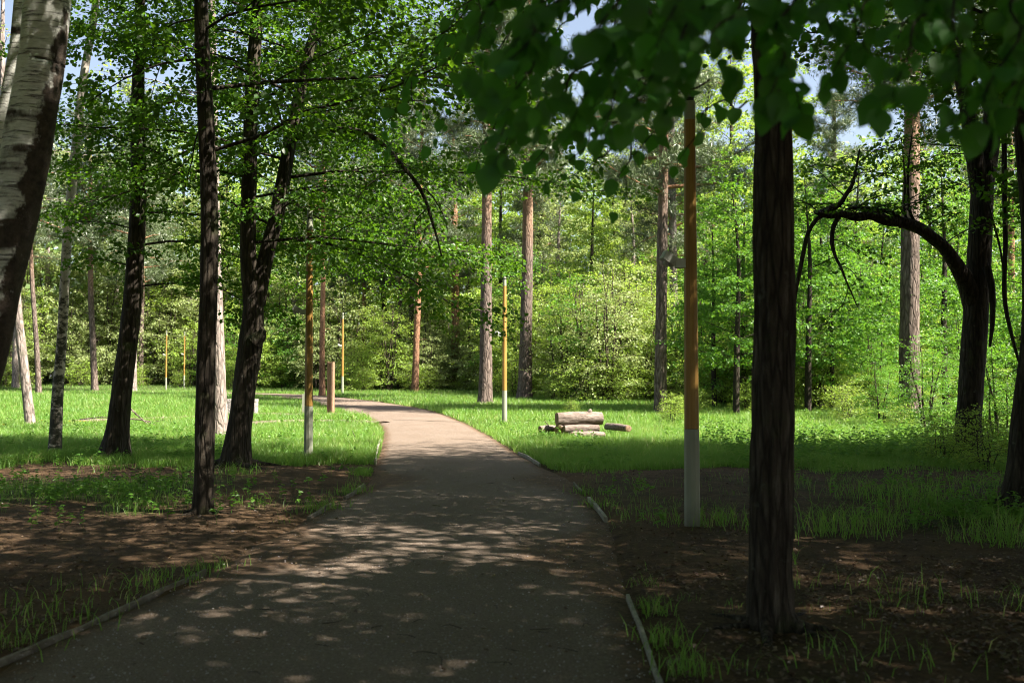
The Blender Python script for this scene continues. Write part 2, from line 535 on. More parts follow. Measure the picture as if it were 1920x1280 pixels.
def inside_poly(x, y, poly):
    n = len(poly); c = np.zeros(len(x), bool)
    x1, y1 = poly[-1]
    for x2, y2 in poly[::2]:
        cond = ((y2 > y) != (y1 > y))
        if abs(y1 - y2) > 1e-9:
            c ^= cond & (x < (x1 - x2) * (y - y2) / (y1 - y2) + x2)
        x1, y1 = x2, y2
    return c


def path_sd(x, y):
    """signed distance to the path edge, negative on the path"""
    d = np.minimum(edge_dist(x, y, Lc), edge_dist(x, y, Rc))
    ins = inside_poly(x, y, POLY)
    return np.where(ins, -d, d)


FOOT = np.array([ground(*p) for p in [(640, 778), (560, 779), (500, 778), (440, 779)]])
FOOTc, _ = resample(FOOT, np.zeros(len(FOOT)), 200)
FOOT2 = np.array([ground(*p) for p in [(716, 794), (660, 791.5), (600, 791), (520, 792), (430, 797)]])
FOOT2c, _ = resample(FOOT2, np.zeros(len(FOOT2)), 100)
FOOT3 = np.array([ground(*p) for p in [(372, 783), (300, 786), (220, 788), (140, 791)]])
FOOT3c, _ = resample(FOOT3, np.zeros(len(FOOT3)), 100)


def grass_density(x, y):
    """0..1 grass cover, from where turf, trodden strips and litter lie on the ground"""
    n = fbm(x * .35, y * .35, 3.1, 4); n2 = fbm(x * 1.3, y * 1.3, 9.4, 3)
    left = x < (-0.9 - 0.05 * y)
    jit = (n - .5) * 3.0
    yy = y + jit * 0.9 + (n2 - .5) * 1.9 + (fbm(x * 4, y * 4, 5.5, 2) - .5) * .9
    dl = sstep(17.2, 18.2, yy)                                        # turf beyond the trodden strip
    dl = np.maximum(dl, sstep(11.2, 12.0, yy) * (1 - sstep(14.6, 15.6, yy)) * np.clip(sstep(-3.6, -5.2, x + jit * .5) * .85 + .16 * sstep(.5, .65, n2), 0, 1))
    dl = np.maximum(dl, (1 - sstep(7.3, 8.0, yy)) * .22 * sstep(.45, .62, n2))
    dr = sstep(16.6, 18.0, yy - .06 * x)
    mid = sstep(9.4, 11.6, yy) * (1 - sstep(15.0, 16.8, yy))
    dr = np.maximum(dr, mid * np.clip(sstep(3.6, 5.2, x + jit * .4) * (.06 + .6 * sstep(.47, .62, n2)) + .22 * sstep(.5, .66, n2), 0, 1))
    dr = np.maximum(dr, (1 - sstep(7.8, 8.6, yy)) * .05 * sstep(.5, .62, n2))
    return np.where(left, dl, dr)


# ------------------------------------------------------------------ ground sheet and path sheet
def axis(lo, hi, fine_lo, fine_hi, fine, grow=1.14):
    a = list(np.arange(fine_lo, fine_hi + 1e-6, fine)); s = fine
    while a[-1] < hi:
        s *= grow; a.append(a[-1] + s)
    s = fine
    while a[0] > lo:
        s *= grow; a.insert(0, a[0] - s)
    return np.array(a)


gx = axis(-420, 420, -16, 16, .16); gy = axis(-120, 520, 3, 26, .16)
X, Y = np.meshgrid(gx, gy); xf, yf = X.ravel(), Y.ravel()
near = (np.abs(xf) < 60) & (yf > -5) & (yf < 110)
sd = np.full(len(xf), 9.0); sd[near] = path_sd(xf[near], yf[near])
zf = gz(xf, yf)
micro = (fbm(xf * .8, yf * .8, 1.0, 4) - .5) * .10 + (fbm(xf * 3, yf * 3, 2.0, 3) - .5) * .035
zf = zf + micro * sstep(.0, .7, sd) * (1 - .5 * sstep(40, 80, yf)) - .05 * (1 - sstep(-.10, .06, sd)) + 0.006
mb = MB()
nx, ny = len(gx), len(gy)
i = np.arange(ny - 1)[:, None] * nx; j = np.arange(nx - 1)[None]
mb.add(np.stack([xf, yf, zf], -1), np.stack([i + j, i + j + 1, i + nx + j + 1, i + nx + j], -1).reshape(-1, 4))
go = mb.build('ground', M['ground'])
gd = grass_density(xf, yf) * sstep(0, .25, sd); gd = np.where(yf < 2, .1, gd)
at_ = go.data.attributes.new('grassy', 'FLOAT', 'POINT'); at_.data.foreach_set('value', gd.astype(np.float32))
tag(go, kind='structure')


def ground_z(x, y):
    m = (fbm(x * .8, y * .8, 1.0, 4) - .5) * .10 + (fbm(x * 3, y * 3, 2.0, 3) - .5) * .035
    return gz(x, y) + m * (1 - .5 * sstep(40, 80, y)) + .006


def strip(name, A, B, mat, lift, ncross, wob, seed):
    mb = MB(); n = len(A)
    t = np.linspace(0, 1, ncross)[None, :, None]
    s = np.arange(n) * .35
    dirv = nrm(B - A)
    A = A - dirv * ((fbm(s, s * 0, seed, 4) - .5) * wob + wob * .2)[:, None]
    B = B + dirv * ((fbm(s, s * 0 + 5, seed, 4) - .5) * wob + wob * .2)[:, None]
    V = A[:, None] * (1 - t) + B[:, None] * t
    V = V.reshape(-1, 3)
    tt = np.repeat(t[0, :, 0][None], n, 0).ravel()
    V[:, 2] = gz(V[:, 0], V[:, 1]) + lift + .03 * np.sin(PI * tt) + (fbm(V[:, 0] * 1.2, V[:, 1] * 1.2, 4.0, 3) - .5) * .02 - .03 * (np.abs(tt - .5) > .49)
    i = np.arange(n - 1)[:, None] * ncross; j = np.arange(ncross - 1)[None]
    mb.add(V, np.stack([i + j, i + j + 1, i + ncross + j + 1, i + ncross + j], -1).reshape(-1, 4))
    o = mb.build(name, mat)
    ed = np.abs(tt - .5) * 2; yv, xv = V[:, 1], V[:, 0]
    cross = np.maximum(np.exp(-((yv - 8.9) / 1.3) ** 2), np.exp(-((yv - 15.2) / 1.3) ** 2)) if ncross > 10 else 0
    soil = .85 * sstep(.72, 1.0, ed) + cross * sstep(.0, .9, ed) * 1.0
    a_ = o.data.attributes.new('soil', 'FLOAT', 'POINT'); a_.data.foreach_set('value', soil.astype(np.float32))
    return tag(o, kind='structure')


# match edges by y so that cross lines stay level through the bend
strip('path', Lc, Rc, M['path'], .008, 26, .16, 1.0)
for ft, c, w in (('footpath', FOOTc, .5), ('footpath', FOOT2c, .35), ('footpath', FOOT3c, .3)):
    tdir = nrm(np.gradient(c, axis=0)); side = np.stack([-tdir[:, 1], tdir[:, 0], tdir[:, 2] * 0], -1)
    o_ = strip(ft, c - side * w, c + side * w, M['path'], .05, 5, .2, 2.0)

# ------------------------------------------------------------------ tree growth
def limb_set(mb_wood, rng, spine, z0, z1, n, len_fn, el_fn, dens, leaf, droop=.10, sides=5, flat=.55, lp=None, twigr=1.0, az0=0.0, sub=2.2, azf=None):
    """limbs, side branches and leaf positions; returns (P, D, N)"""
    Ps, Ds, Ns = [], [], []
    for i in range(n):
        t = (i + rng.random() * .8) / n
        h = z0 + (z1 - z0) * t
        p, r = spine(h)
        az = az0 + i * 2.399 + rng.normal() * .35
        L = len_fn(t) * rng.uniform(.7, 1.2)
        if azf: L *= azf(az, h)
        el = el_fn(t) + rng.normal() * .12
        pts = [np.array(p)]; a, e = az, el; m = 7
        for s in range(m - 1):
            pts.append(pts[-1] + np.array([math.cos(a) * math.cos(e), math.sin(a) * math.cos(e), math.sin(e)]) * L / (m - 1))
            a += rng.normal() * .18; e += rng.normal() * .10 - droop
        pts = np.array(pts)
        r0 = min(.40 * r, .007 + .0047 * L) * twigr
        tube(mb_wood, pts, np.linspace(r0, .006 * twigr, m), sides, cap=False)
        nb = max(3, int(L * sub))
        for b in range(nb):
            s = .18 + .82 * (b + rng.random() * .7) / nb
            k = min(int(s * (m - 1)), m - 2); f = s * (m - 1) - k
            q = pts[k] * (1 - f) + pts[k + 1] * f
            dv = nrm(pts[k + 1] - pts[k]); ad = math.atan2(dv[1], dv[0])
            sg = 1 if b % 2 else -1
            ab = ad + sg * rng.uniform(.5, 1.15) * (1 if s < .93 else .2)
            Lb = (.50 * L * (1 - .6 * s) + .35) * rng.uniform(.7, 1.25)
            eb = .45 * math.asin(np.clip(dv[2], -1, 1)) + rng.normal() * .16
            bp = [q]; a2, e2 = ab, eb
            for w in range(4):
                bp.append(bp[-1] + np.array([math.cos(a2) * math.cos(e2), math.sin(a2) * math.cos(e2), math.sin(e2)]) * Lb / 4)
                a2 += rng.normal() * .2; e2 -= .07 + rng.normal() * .07
            bp = np.array(bp)
            tube(mb_wood, bp, np.linspace(.35 * r0 * (1 - .6 * s) + .004 * twigr, .0025 * twigr, 5), 3, cap=False)
            nl = max(4, int(dens * Lb))
            u = rng.uniform(.08, 1.05, nl) * 4
            kk = np.clip(u.astype(int), 0, 3); ff = (u - kk)[:, None]
            c = bp[kk] * (1 - ff) + bp[kk + 1] * ff
            d = nrm(bp[kk + 1] - bp[kk])
            hor = nrm(np.stack([-d[:, 1], d[:, 0], d[:, 0] * 0], -1)) * rng.choice([-1, 1], nl)[:, None]
            spread = (np.abs(rng.normal(0, .5, nl)) * (.10 + .22 * Lb) * (1 - .12 * u))[:, None]
            c = c + hor * spread + np.array([0, 0, 1]) * (rng.normal(0, .05 + .03 * Lb, nl) - spread[:, 0] * .15)[:, None]
            Ps.append(c)
            Ds.append(d * .5 + hor * .7 + rng.normal(0, .35, (nl, 3)) + np.array([0, 0, -.35]))
            Ns.append(np.array([0, 0, 1.0]) + rng.normal(0, flat, (nl, 3)))
    return np.concatenate(Ps), np.concatenate(Ds), np.concatenate(Ns)


def spine_of(pts, rads):
    P = np.asarray(pts, float); r = np.asarray(rads, float)
    z = P[:, 2]

    def f(h):
        return np.array([np.interp(h, z, P[:, 0]), np.interp(h, z, P[:, 1]), h]), float(np.interp(h, z, r))
    return f


def crown_mesh(rng, pos, L, W=.40, kind='hex', mb=None, thin=None, fold=.14):
    mb = mb or MB()
    P, D, N = pos
    if thin is not None and thin < len(P):
        k = rng.permutation(len(P))[:thin]; P, D, N = P[k], D[k], N[k]
    Ls = L * rng.uniform(.65, 1.2, len(P))
    leaves(mb, P, D, N, Ls, W * rng.uniform(.85, 1.15, len(P)), fold, kind)
    return mb


TR = []


def hero(name, label, px_pts, px_w, top_z, bark, group=None, cat='tree', sides=22, ridge=.0, lump=.05, flare=None, step=.14, crown=None, seed=1,
         stems=(), limbs=(), leafmat='linden', ridges=9, depth=None, lean=0.0, vs=1.6):
    """tree whose trunk follows the photograph's outline at its own distance"""
    rng = np.random.default_rng(seed)
    if depth is None:
        b = ground(*px_pts[0])
    else:
        b = at(px_pts[0][0], px_pts[0][1], depth)
    Y0 = b[1]
    b[2] = float(ground_z(b[0], b[1])) if depth is None else b[2]

    def conv(pts, ws, y0=0.0, y1=None):
        out, rr = [], []
        for k, (p, w) in enumerate(zip(pts, ws)):
            yy = Y0 + y0 + (0 if y1 is None else (y1 - y0) * k / max(1, len(pts) - 1))
            q = at(p[0], p[1], yy)
            out.append(q); rr.append(w * .5 * yy / F_PX)
        return out, rr

    P, rr = conv(px_pts, px_w, 0, lean)
    if depth is None: P[0] = b.copy()
    P.insert(0, P[0] + np.array([0, 0, -.25])); rr.insert(0, rr[0] * 1.05)
    if top_z and P[-1][2] < top_z:
        d = nrm(P[-1] - P[-3]); d = nrm(d * np.array([.6, .6, 1]))
        s = (top_z - P[-1][2]) / d[2]
        P.append(P[-1] + d * s * .5); rr.append(rr[-1] * .72)
        P.append(P[-2] + d * s + np.array([.1, .05, 0])); rr.append(rr[-1] * .35)
    root = thing(name, label, cat, P[1], group); TR.append((P[1][0], P[1][1], rr[1]))
    org = P[1].copy()
    P = np.array(P); rr = np.array(rr)
    n = max(8, int(np.linalg.norm(np.diff(P, axis=0), axis=1).sum() / step))
    tb = MB(); tube(tb, P, rr, sides, n, ridge, seed * 1.7, lump, flare, ridges=ridges, vs=vs)
    if flare:
        for q in range(6):                              # surface roots running into the soil
            a = q * 1.05 + rng.uniform(-.3, .3); L = rr[1] * rng.uniform(2.2, 4.6); rt = rr[1] * rng.uniform(.16, .30)
            cs = np.array([math.cos(a), math.sin(a), 0]); sd_ = np.array([-cs[1], cs[0], 0]) * rng.normal(0, .25) * L
            tube(tb, [P[1] + cs * rr[1] * .55 + [0, 0, rr[1] * .8], P[1] + cs * (rr[1] * 1.15) + [0, 0, rt * .5], P[1] + cs * (rr[1] + L * .5) + sd_ * .5 + [0, 0, -rt * .35], P[1] + cs * (rr[1] + L) + sd_ + [0, 0, -rt * 1.0 - .02]],
                 [rt * 1.5, rt * 1.1, rt * .75, rt * .3], 10, 14, 0, q + seed, .2)
    spines = [(P, rr)]
    for (pp, ww, y0, y1, tz) in stems:
        Q, qr = conv(pp, ww, y0, y1)
        if tz and Q[-1][2] < tz:
            d = nrm(Q[-1] - Q[-2]); d = nrm(d * np.array([.7, .7, 1])); s = (tz - Q[-1][2]) / d[2]
            Q.append(Q[-1] + d * s * .5); qr.append(qr[-1] * .7)
            Q.append(Q[-2] + d * s); qr.append(.02)
        Q = np.array(Q); qr = np.array(qr)
        tube(tb, Q, qr, max(10, sides - 8), max(8, int(np.linalg.norm(np.diff(Q, axis=0), axis=1).sum() / step)), ridge * .6, seed + 3.3, lump, ridges=ridges)
        spines.append((Q, qr))
    pos = []
    if crown:
        for sp in crown:
            Q, qr = spines[sp.get('spine', 0)]
            pos.append(limb_set(tb, rng, spine_of(Q, qr), sp['z0'], sp['z1'], sp['n'], sp['len'], sp['el'], sp['dens'], .1, sp.get('droop', .09), az0=sp.get('az0', 0), azf=sp.get('azf'), flat=sp.get('flat', .55)))
    tb.build('trunk', M[bark], root, org)
    for (pp, ww, y0, y1, tw) in limbs:
        Q, qr = conv(pp, ww, y0, y1)
        lm = MB(); Q, qr = resample(Q, qr, 44); tube(lm, Q, qr, 14, None, .006, seed + 8.8, .26, ridges=7)
        if tw:
            pos.append(limb_set(lm, rng, (lambda h, Q=Q, qr=qr: (Q[int(h)], qr[int(h)])), 12, 43, tw[0], lambda t: tw[1], lambda t: tw[2], tw[3], .1, .12))
        lm.build('limb', M[bark], root, org)
    if pos:
        sp = crown[0] if crown else dict(leaf=.085)
        P_, D_, N_ = [np.concatenate([p[k] for p in pos]) for k in range(3)]
        cm = crown_mesh(rng, (P_, D_, N_), sp['leaf'], sp.get('W', .42), 'hex')
        cm.build('crown', M[leafmat], root, org, smooth=False)
    return root


# ---- the row of lindens and birches on the left
dome = lambda a, b: (lambda t: a * (1 - .55 * t) + b)
def front(az, h, k=.3):                       # shaded limbs on the trunk's near side stay short
    return k + (1 - k) * sstep(-.75, -.1, math.sin(az))


def east(az, h):                              # crown grown towards the path, away from its neighbour birch
    return front(az, h) * (.35 + .65 * sstep(-.6, .2, math.cos(az)))


lind = dict(azf=front, z0=3.3, z1=15.2, n=46, len=lambda t: 4.3 * (1 - .38 * t) * (0.75 + .5 * min(1, t * 4)), el=lambda t: .18 + .6 * t, dens=112, leaf=.078)

hero('birch_tree', 'thick leaning birch with white bark and rough dark patches filling the upper left edge', [(-165, 1010), (-95, 820), (-32, 640), (0, 500), (46, 300), (75, 130), (89, 0)],
     [125, 108, 94, 90, 84, 82, 80], 13, 'birch', 'birches on the left', depth=7.4, sides=40, lump=.10, step=.06, seed=3, leafmat='pale',
     crown=[dict(z0=6.0, z1=12.5, n=16, len=lambda t: 2.6 * (1 - .5 * t), el=lambda t: .4 + .5 * t, dens=50, leaf=.06)])
hero('birch_tree', 'mossy pale birch stem partly hidden behind the thick leaning birch', [(-150, 900), (-60, 640), (-22, 400), (6, 250), (28, 120), (42, 0)],
     [44, 40, 36, 34, 32, 30], 13, 'birch', 'birches on the left', depth=9.5, sides=24, lump=.10, step=.1, seed=4, leafmat='pale',
     crown=[dict(z0=7, z1=12.5, n=12, len=lambda t: 2.2, el=lambda t: .5, dens=24, leaf=.06)])
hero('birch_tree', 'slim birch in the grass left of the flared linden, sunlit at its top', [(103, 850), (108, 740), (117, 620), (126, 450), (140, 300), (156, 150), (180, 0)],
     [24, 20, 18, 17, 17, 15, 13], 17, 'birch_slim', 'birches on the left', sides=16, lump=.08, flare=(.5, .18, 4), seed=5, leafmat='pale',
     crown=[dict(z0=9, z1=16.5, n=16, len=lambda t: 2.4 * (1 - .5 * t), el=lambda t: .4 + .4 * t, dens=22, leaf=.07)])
hero('leaning_tree', 'sunlit tree leaning left out of the grass at the far left, reddish grey bark', [(57, 796), (45, 690), (31, 560), (22, 420), (10, 250)],
     [18, 17, 16, 15, 13], 15, 'bark_grey', None, sides=14, lump=.07, flare=(.25, .3, 5), seed=6, leafmat='pale',
     crown=[dict(z0=7, z1=14, n=14, len=lambda t: 2.8 * (1 - .5 * t), el=lambda t: .35, dens=20, leaf=.09)])
hero('linden_tree', 'dark linden with flared root base between the slim birch and the straight trunk', [(215, 862), (222, 790), (232, 700), (246, 590), (254, 480), (260, 350), (258, 200), (262, 60)],
     [48, 40, 37, 35, 32, 29, 25, 20], 15.5, 'bark_dark', 'lindens along the path', sides=26, ridge=.012, lump=.07, flare=(.9, .26, 6), seed=7, crown=[dict(lind, azf=east)])
hero('linden_tree', 'straight dark trunk with a bare white patch near its foot, nearest on the left', [(381, 966), (384, 860), (386, 700), (391, 560), (393, 430), (387, 250), (379, 90), (377, 0)],
     [39, 36, 35, 34, 33, 31, 28, 26], 18, 'bark_dark', 'lindens along the path', sides=28, ridge=.010, lump=.07, flare=(.22, .25, 5), step=.08, seed=8,
     crown=[dict(azf=lambda a, h: east(a, h) if h < 9 else 1.0, z0=4.2, z1=17, n=52, len=lambda t: 4.4 + 6 * t * (1 - t) - 2 * t, el=lambda t: .25 + .55 * t, dens=110, leaf=.075)])
hero('linden_tree', 'dark linden forking into two stems above a knot, left of a lamp post', [(443, 876), (450, 800), (461, 705), (470, 640), (475, 580), (478, 535)],
     [52, 45, 42, 45, 39, 33], None, 'bark_dark', 'lindens along the path', sides=30, ridge=.014, lump=.08, flare=(.55, .25, 6), step=.1, seed=9,
     stems=[([(474, 570), (466, 480), (467, 360), (470, 230), (478, 90), (484, 0)], [36, 31, 29, 27, 25, 22], 0, -.3, 15),
            ([(480, 570), (497, 490), (520, 400), (536, 310), (553, 220), (574, 120), (602, 10)], [34, 30, 28, 26, 24, 21, 17], 0, .4, 14),
            ([(478, 640), (489, 628), (494, 618)], [30, 22, 10], -.16, -.22, None)],
     limbs=[([(548, 262), (580, 250), (625, 243), (670, 246), (712, 266), (752, 308), (790, 358), (812, 420), (828, 480)], [13, 12, 11, 10, 9.5, 8, 7, 5, 3], .2, -1.2, (9, 1.0, -.2, 18))],
     crown=[dict(lind, spine=1, z0=3.7, n=34, len=lambda t: 4.2 * (1 - .35 * t)), dict(lind, spine=2, z0=3.9, n=42, z1=14, az0=.8, len=lambda t: 5.2 * (1 - .35 * t))])
hero('pale_tree', 'sunlit pale grey trunk standing between the straight dark trunk and the forking linden', [(413, 818), (411, 720), (409, 620), (404, 450), (400, 200)],
     [31, 24, 22, 19, 16], 17, 'bark_grey', None, sides=18, ridge=.012, lump=.07, flare=(.3, .3, 5), seed=10, leafmat='bush',
     crown=[dict(z0=8, z1=16, n=16, len=lambda t: 3.2 * (1 - .5 * t), el=lambda t: .35, dens=16, leaf=.10)])

# a bare, pale scar low on the straight trunk
E_ = bpy.data.objects['linden_tree.001']
c_ = at(376, 822, E_.location[1] - .095)
mb = MB(); a_ = np.linspace(0, 2 * PI, 18, endpoint=False)
rim = np.stack([c_[0] + .036 * np.cos(a_), np.full(18, c_[1]), c_[2] + .125 * np.sin(a_) + .03 * np.cos(a_)], -1)
hub = np.stack([c_[0] + .018 * np.cos(a_), np.full(18, c_[1] - .012), c_[2] + .08 * np.sin(a_) + .015 * np.cos(a_)], -1)
k_ = np.arange(18); k2_ = (k_ + 1) % 18
mb.add(np.vstack([rim + [0, .03, 0], rim, hub, [[c_[0], c_[1] - .014, c_[2]]]]), np.vstack([np.stack([k_ + o_, k2_ + o_, k2_ + o_ + 18, k_ + o_ + 18], -1) for o_ in (0, 18)]), np.stack([k_ + 36, k2_ + 36, np.full(18, 54)], -1))
mb.build('bare_patch', M['board'], E_, np.array(E_.location))

# ---- right hand side
near_root = hero('linden_tree', 'stout furrowed dark trunk nearest on the right, behind the hanging leaves', [(1445, 1172), (1444, 1080), (1446, 980), (1447, 850), (1450, 700), (1452, 560), (1450, 430), (1450, 300), (1448, 190), (1440, 60), (1432, -60)],
                 [84, 80, 80, 79, 78, 76, 75, 72, 67, 62, 58], 17.8, 'bark_near', 'lindens along the path', sides=110, ridge=.017, lump=.06, flare=(.42, .17, 7), step=.018, seed=11, ridges=13, vs=2.2,
                 crown=[dict(z0=4.7, z1=17, n=50, len=lambda t: 5.2 * (1 - .42 * t), el=lambda t: .22 + .5 * t, dens=60, leaf=.09)])
hero('arching_tree', 'black forked trunk on the right with a thick limb arching over to the left', [(1812, 860), (1818, 760), (1826, 650), (1832, 540), (1838, 430), (1842, 330)],
     [50, 45, 45, 45, 42, 40], None, 'bark_dark', 'lindens along the path', sides=28, ridge=.012, lump=.07, flare=(.35, .25, 6), step=.1, seed=12,
     stems=[([(1838, 360), (1824, 270), (1811, 180), (1790, 110), (1766, 40)], [34, 31, 29, 26, 22], 0, -.5, 14.5),
            ([(1844, 360), (1858, 260), (1868, 150), (1880, 50), (1890, -20)], [36, 34, 32, 30, 27], 0, .3, 16),
            ([(1850, 500), (1860, 540), (1861, 600), (1856, 650)], [16, 12, 10, 5], -.3, -.5, None),
            ([(1846, 360), (1876, 470), (1884, 560)], [4, 4, 3], -.4, -.5, None),
            ([(1884, 120), (1883, 300), (1885, 450), (1884, 560), (1900, 640), (1918, 700)], [8, 10, 9, 8, 6, 4], -.4, -.7, None)],
     limbs=[([(1828, 575), (1812, 532), (1797, 505), (1782, 482), (1768, 462), (1748, 446), (1728, 431), (1704, 421), (1682, 416), (1658, 413), (1632, 404), (1606, 407), (1580, 401), (1552, 404), (1528, 397)], [42, 33, 28, 26, 25, 24, 22, 22, 20, 20, 17, 16, 13, 12, 8], 0, -1.6, (10, 1.3, .5, 26)),
            ([(1575, 403), (1563, 425), (1560, 455), (1567, 482), (1576, 500), (1588, 530), (1608, 575)], [9, 9, 8, 6, 6, 4, 2], -1.4, -1.8, (5, .8, -.2, 22)),
            ([(1545, 402), (1528, 415), (1514, 440), (1506, 475), (1497, 520), (1490, 560), (1482, 640)], [8, 9, 8, 9, 8, 8, 7], -1.5, -1.9, None),
            ([(1540, 400), (1556, 393), (1575, 382), (1588, 362), (1600, 340), (1612, 280)], [13, 12, 10, 8, 7, 3], -1.5, -1.2, (7, 1.1, .6, 26)),
            ([(1722, 428), (1706, 396), (1702, 350), (1704, 300), (1712, 240)], [7, 6, 5, 4, 2], -.8, -.9, (7, .9, .5, 26)),
            ([(1718, 426), (1696, 400), (1697, 340), (1690, 260)], [6, 5, 4, 2], -.8, -.6, (6, .9, .4, 26)),
            ([(1700, 418), (1668, 398), (1640, 394), (1612, 390), (1586, 392)], [9, 10, 9, 7, 4], -.9, -1.3, (6, 1.0, .3, 26))],
     crown=[dict(lind, azf=None, spine=1, z0=5.3, z1=12.5, n=18, len=lambda t: 2.0 + 1.5 * t - 2 * t * t, dens=55), dict(lind, azf=None, spine=2, z0=5.6, z1=13, n=22, len=lambda t: 2.2 + 1.6 * t - 2.2 * t * t, dens=55)])
hero('linden_tree', 'dark trunk cut off by the right edge above tall grass tufts', [(1912, 952), (1918, 860), (1924, 760), (1936, 640), (1938, 520), (1934, 400), (1922, 280), (1912, 160), (1906, 40)],
     [66, 52, 46, 42, 40, 38, 34, 30, 28], 16.5, 'bark_dark', 'lindens along the path', sides=26, ridge=.012, lump=.07, flare=(.35, .22, 6), step=.09, seed=13,
     crown=[dict(z0=5, z1=15.5, n=46, len=lambda t: 3.8 + 6 * t * (1 - t) - 1.5 * t, el=lambda t: .3 + .5 * t, dens=60, leaf=.09)])

# ---- pines and distant trunks
def pine_crown_mesh(rng, h0, h1, rad, n):
    wood, nb = MB(), MB()
    for i in range(n):
        t = (i + rng.random()) / n
        h = h0 + (h1 - h0) * t; az = i * 2.4 + rng.normal() * .4
        L = rad * (1 - .62 * t ** 1.5) * rng.uniform(.55, 1.15); el = .05 + .55 * t + rng.normal() * .18
        pts = [np.array([0, 0, h])]; a, e = az, el
        for s in range(5):
            pts.append(pts[-1] + np.array([math.cos(a) * math.cos(e), math.sin(a) * math.cos(e), math.sin(e)]) * L / 5)
            a += rng.normal() * .25; e += rng.normal() * .2
        pts = np.array(pts); tube(wood, pts, np.linspace(.02 + .014 * L, .012, 6), 4, cap=False)
        nt = int(85 * L)
        u = rng.uniform(1.2, 5, nt); k = np.clip(u.astype(int), 0, 4); f = (u - k)[:, None]
        c = pts[k] * (1 - f) + pts[np.minimum(k + 1, 5)] * f + rng.normal(0, .16 + .07 * L, (nt, 3)) * np.array([1, 1, .55])
        m = 7
        C = np.repeat(c, m, 0); D = nrm(rng.normal(0, 1, (nt * m, 3)) + np.array([0, 0, .45]))
        leaves(nb, C, D, rng.normal(0, 1, (nt * m, 3)), rng.uniform(.16, .30, nt * m), np.full(nt * m, .055), 0, 'kite')
    return wood, nb


PCR = []
for s in range(4):
    rng = np.random.default_rng(50 + s)
    w_, n_ = pine_crown_mesh(rng, 11.0 if s < 2 else 8.5, 22.5, 3.9, 52)
    PCR.append((w_.mesh('branches', M['bark_orange']), n_.mesh('crown', M['needle'], smooth=False)))


def pine(label, px_pts, px_w, bark, k, top=23, name='pine_tree', group='pines beyond the meadow', crown=True, sides=16, flare=(.35, .45, 5), seed=20, yadd=0.0, dz=0.0):
    b = ground(*px_pts[0]); Y0 = b[1] + yadd
    if yadd: b = at(px_pts[0][0], px_pts[0][1], Y0); b[2] = float(gz(b[0], b[1]))
    root = thing(name, label, 'tree', b, group); TR.append((b[0], b[1], px_w[0] * .5 * Y0 / F_PX))
    P = [b - np.array([0, 0, .3]), b]; r = [px_w[0] * .5 * Y0 / F_PX] * 2
    for p, w in zip(px_pts[1:], px_w[1:]):
        P.append(at(p[0], p[1], Y0)); r.append(w * .5 * Y0 / F_PX)
    d = nrm((P[-1] - P[1]) * np.array([.7, .7, 1])); s = (top - P[-1][2]) / d[2]
    if s > 0:
        P += [P[-1] + d * s * .5, P[-1] + d * s]; r += [r[-1] * .75, .05]
    P = np.array(P); r = np.array(r)
    tb = MB(); tube(tb, P, r, sides, max(10, int((P[-1, 2] - P[0, 2]) / .25)), .02, seed * .77, .06, flare, ridges=8)
    rng = np.random.default_rng(seed)
    f = spine_of(P, r)
    for q in range(7):                                  # dead stubs on the bare stem
        h = rng.uniform(4, 11); p, rr_ = f(h); a = rng.uniform(0, 6.3); L = rng.uniform(.2, .9)
        tube(tb, [p, p + np.array([math.cos(a), math.sin(a), .25]) * L * .6, p + np.array([math.cos(a), math.sin(a), .1]) * L], [.025, .018, .008], 4)
    tb.build('trunk', M[bark], root, b)
    if crown:
        w_, n_ = PCR[k % 4]
        p, _ = f(15.0); off = p - b - np.array([0, 0, 15.0])
        for nm, me in (('branches', w_), ('crown', n_)):
            o = obj_of(nm, me, root); o.location = [float(off[0]), float(off[1]), float(dz)]; o.rotation_euler = (0, 0, k * 1.9 + seed)
    return root


pine('thick grey pine beside the path, just left of the lamp post by the logs', [(910, 757), (911, 640), (912, 500), (913, 350)], [27, 23, 21, 18], 'bark_pine', 0, seed=21)
pine('tall pine with dappled flaking bark, right of the lamp post by the logs', [(984, 748), (986, 640), (989, 480), (990, 300), (990, 120)], [29, 23, 21, 18, 15], 'bark_pine', 1, seed=22)
pine('dark slender pine close behind the dappled pine', [(1011, 733), (1012, 560), (1012, 330), (1012, 200)], [17, 15, 14, 12], 'bark_dark', 2, seed=23)
pine('orange barked pine beyond the grass in the middle of the wood edge', [(855, 726), (854, 600), (853, 480), (850, 330)], [18, 15, 14, 12], 'bark_orange', 3, seed=24)
pine('very tall pine with pinkish sunlit bark left of the near lamp post', [(1238, 776), (1239, 640), (1242, 450), (1245, 250), (1247, 60)], [25, 22, 20, 17, 15], 'bark_pine', 2, seed=25)
pine('furrowed pale pine right beside the very tall pine', [(1268, 742), (1264, 600), (1261, 420), (1259, 250)], [18, 16, 15, 13], 'bark_grey', 3, seed=26)
pine('short orange stretch of pine stem showing above the bushes left of the very tall pine', [(1218, 726), (1218, 560), (1217, 380), (1216, 300)], [17, 15, 14, 12], 'bark_orange', 0, seed=27, yadd=10)
pine('broad old pine at the right with one side brightly lit', [(1706, 779), (1705, 690), (1706, 540), (1707, 400), (1710, 250), (1713, 60)], [42, 37, 34, 32, 29, 25], 'bark_pine', 1, seed=28, sides=24)
pine('slim pine standing in front of its darker twin in the gap beyond the bend', [(778, 735), (781, 640), (785, 520), (788, 400)], [14, 12, 11, 9], 'bark_orange', 2, seed=29)
pine('darker twin pine behind the slim pine beyond the bend', [(768, 733), (770, 640), (772, 500), (772, 400)], [11, 10, 9, 8], 'bark_dark', 1, seed=30, yadd=6)
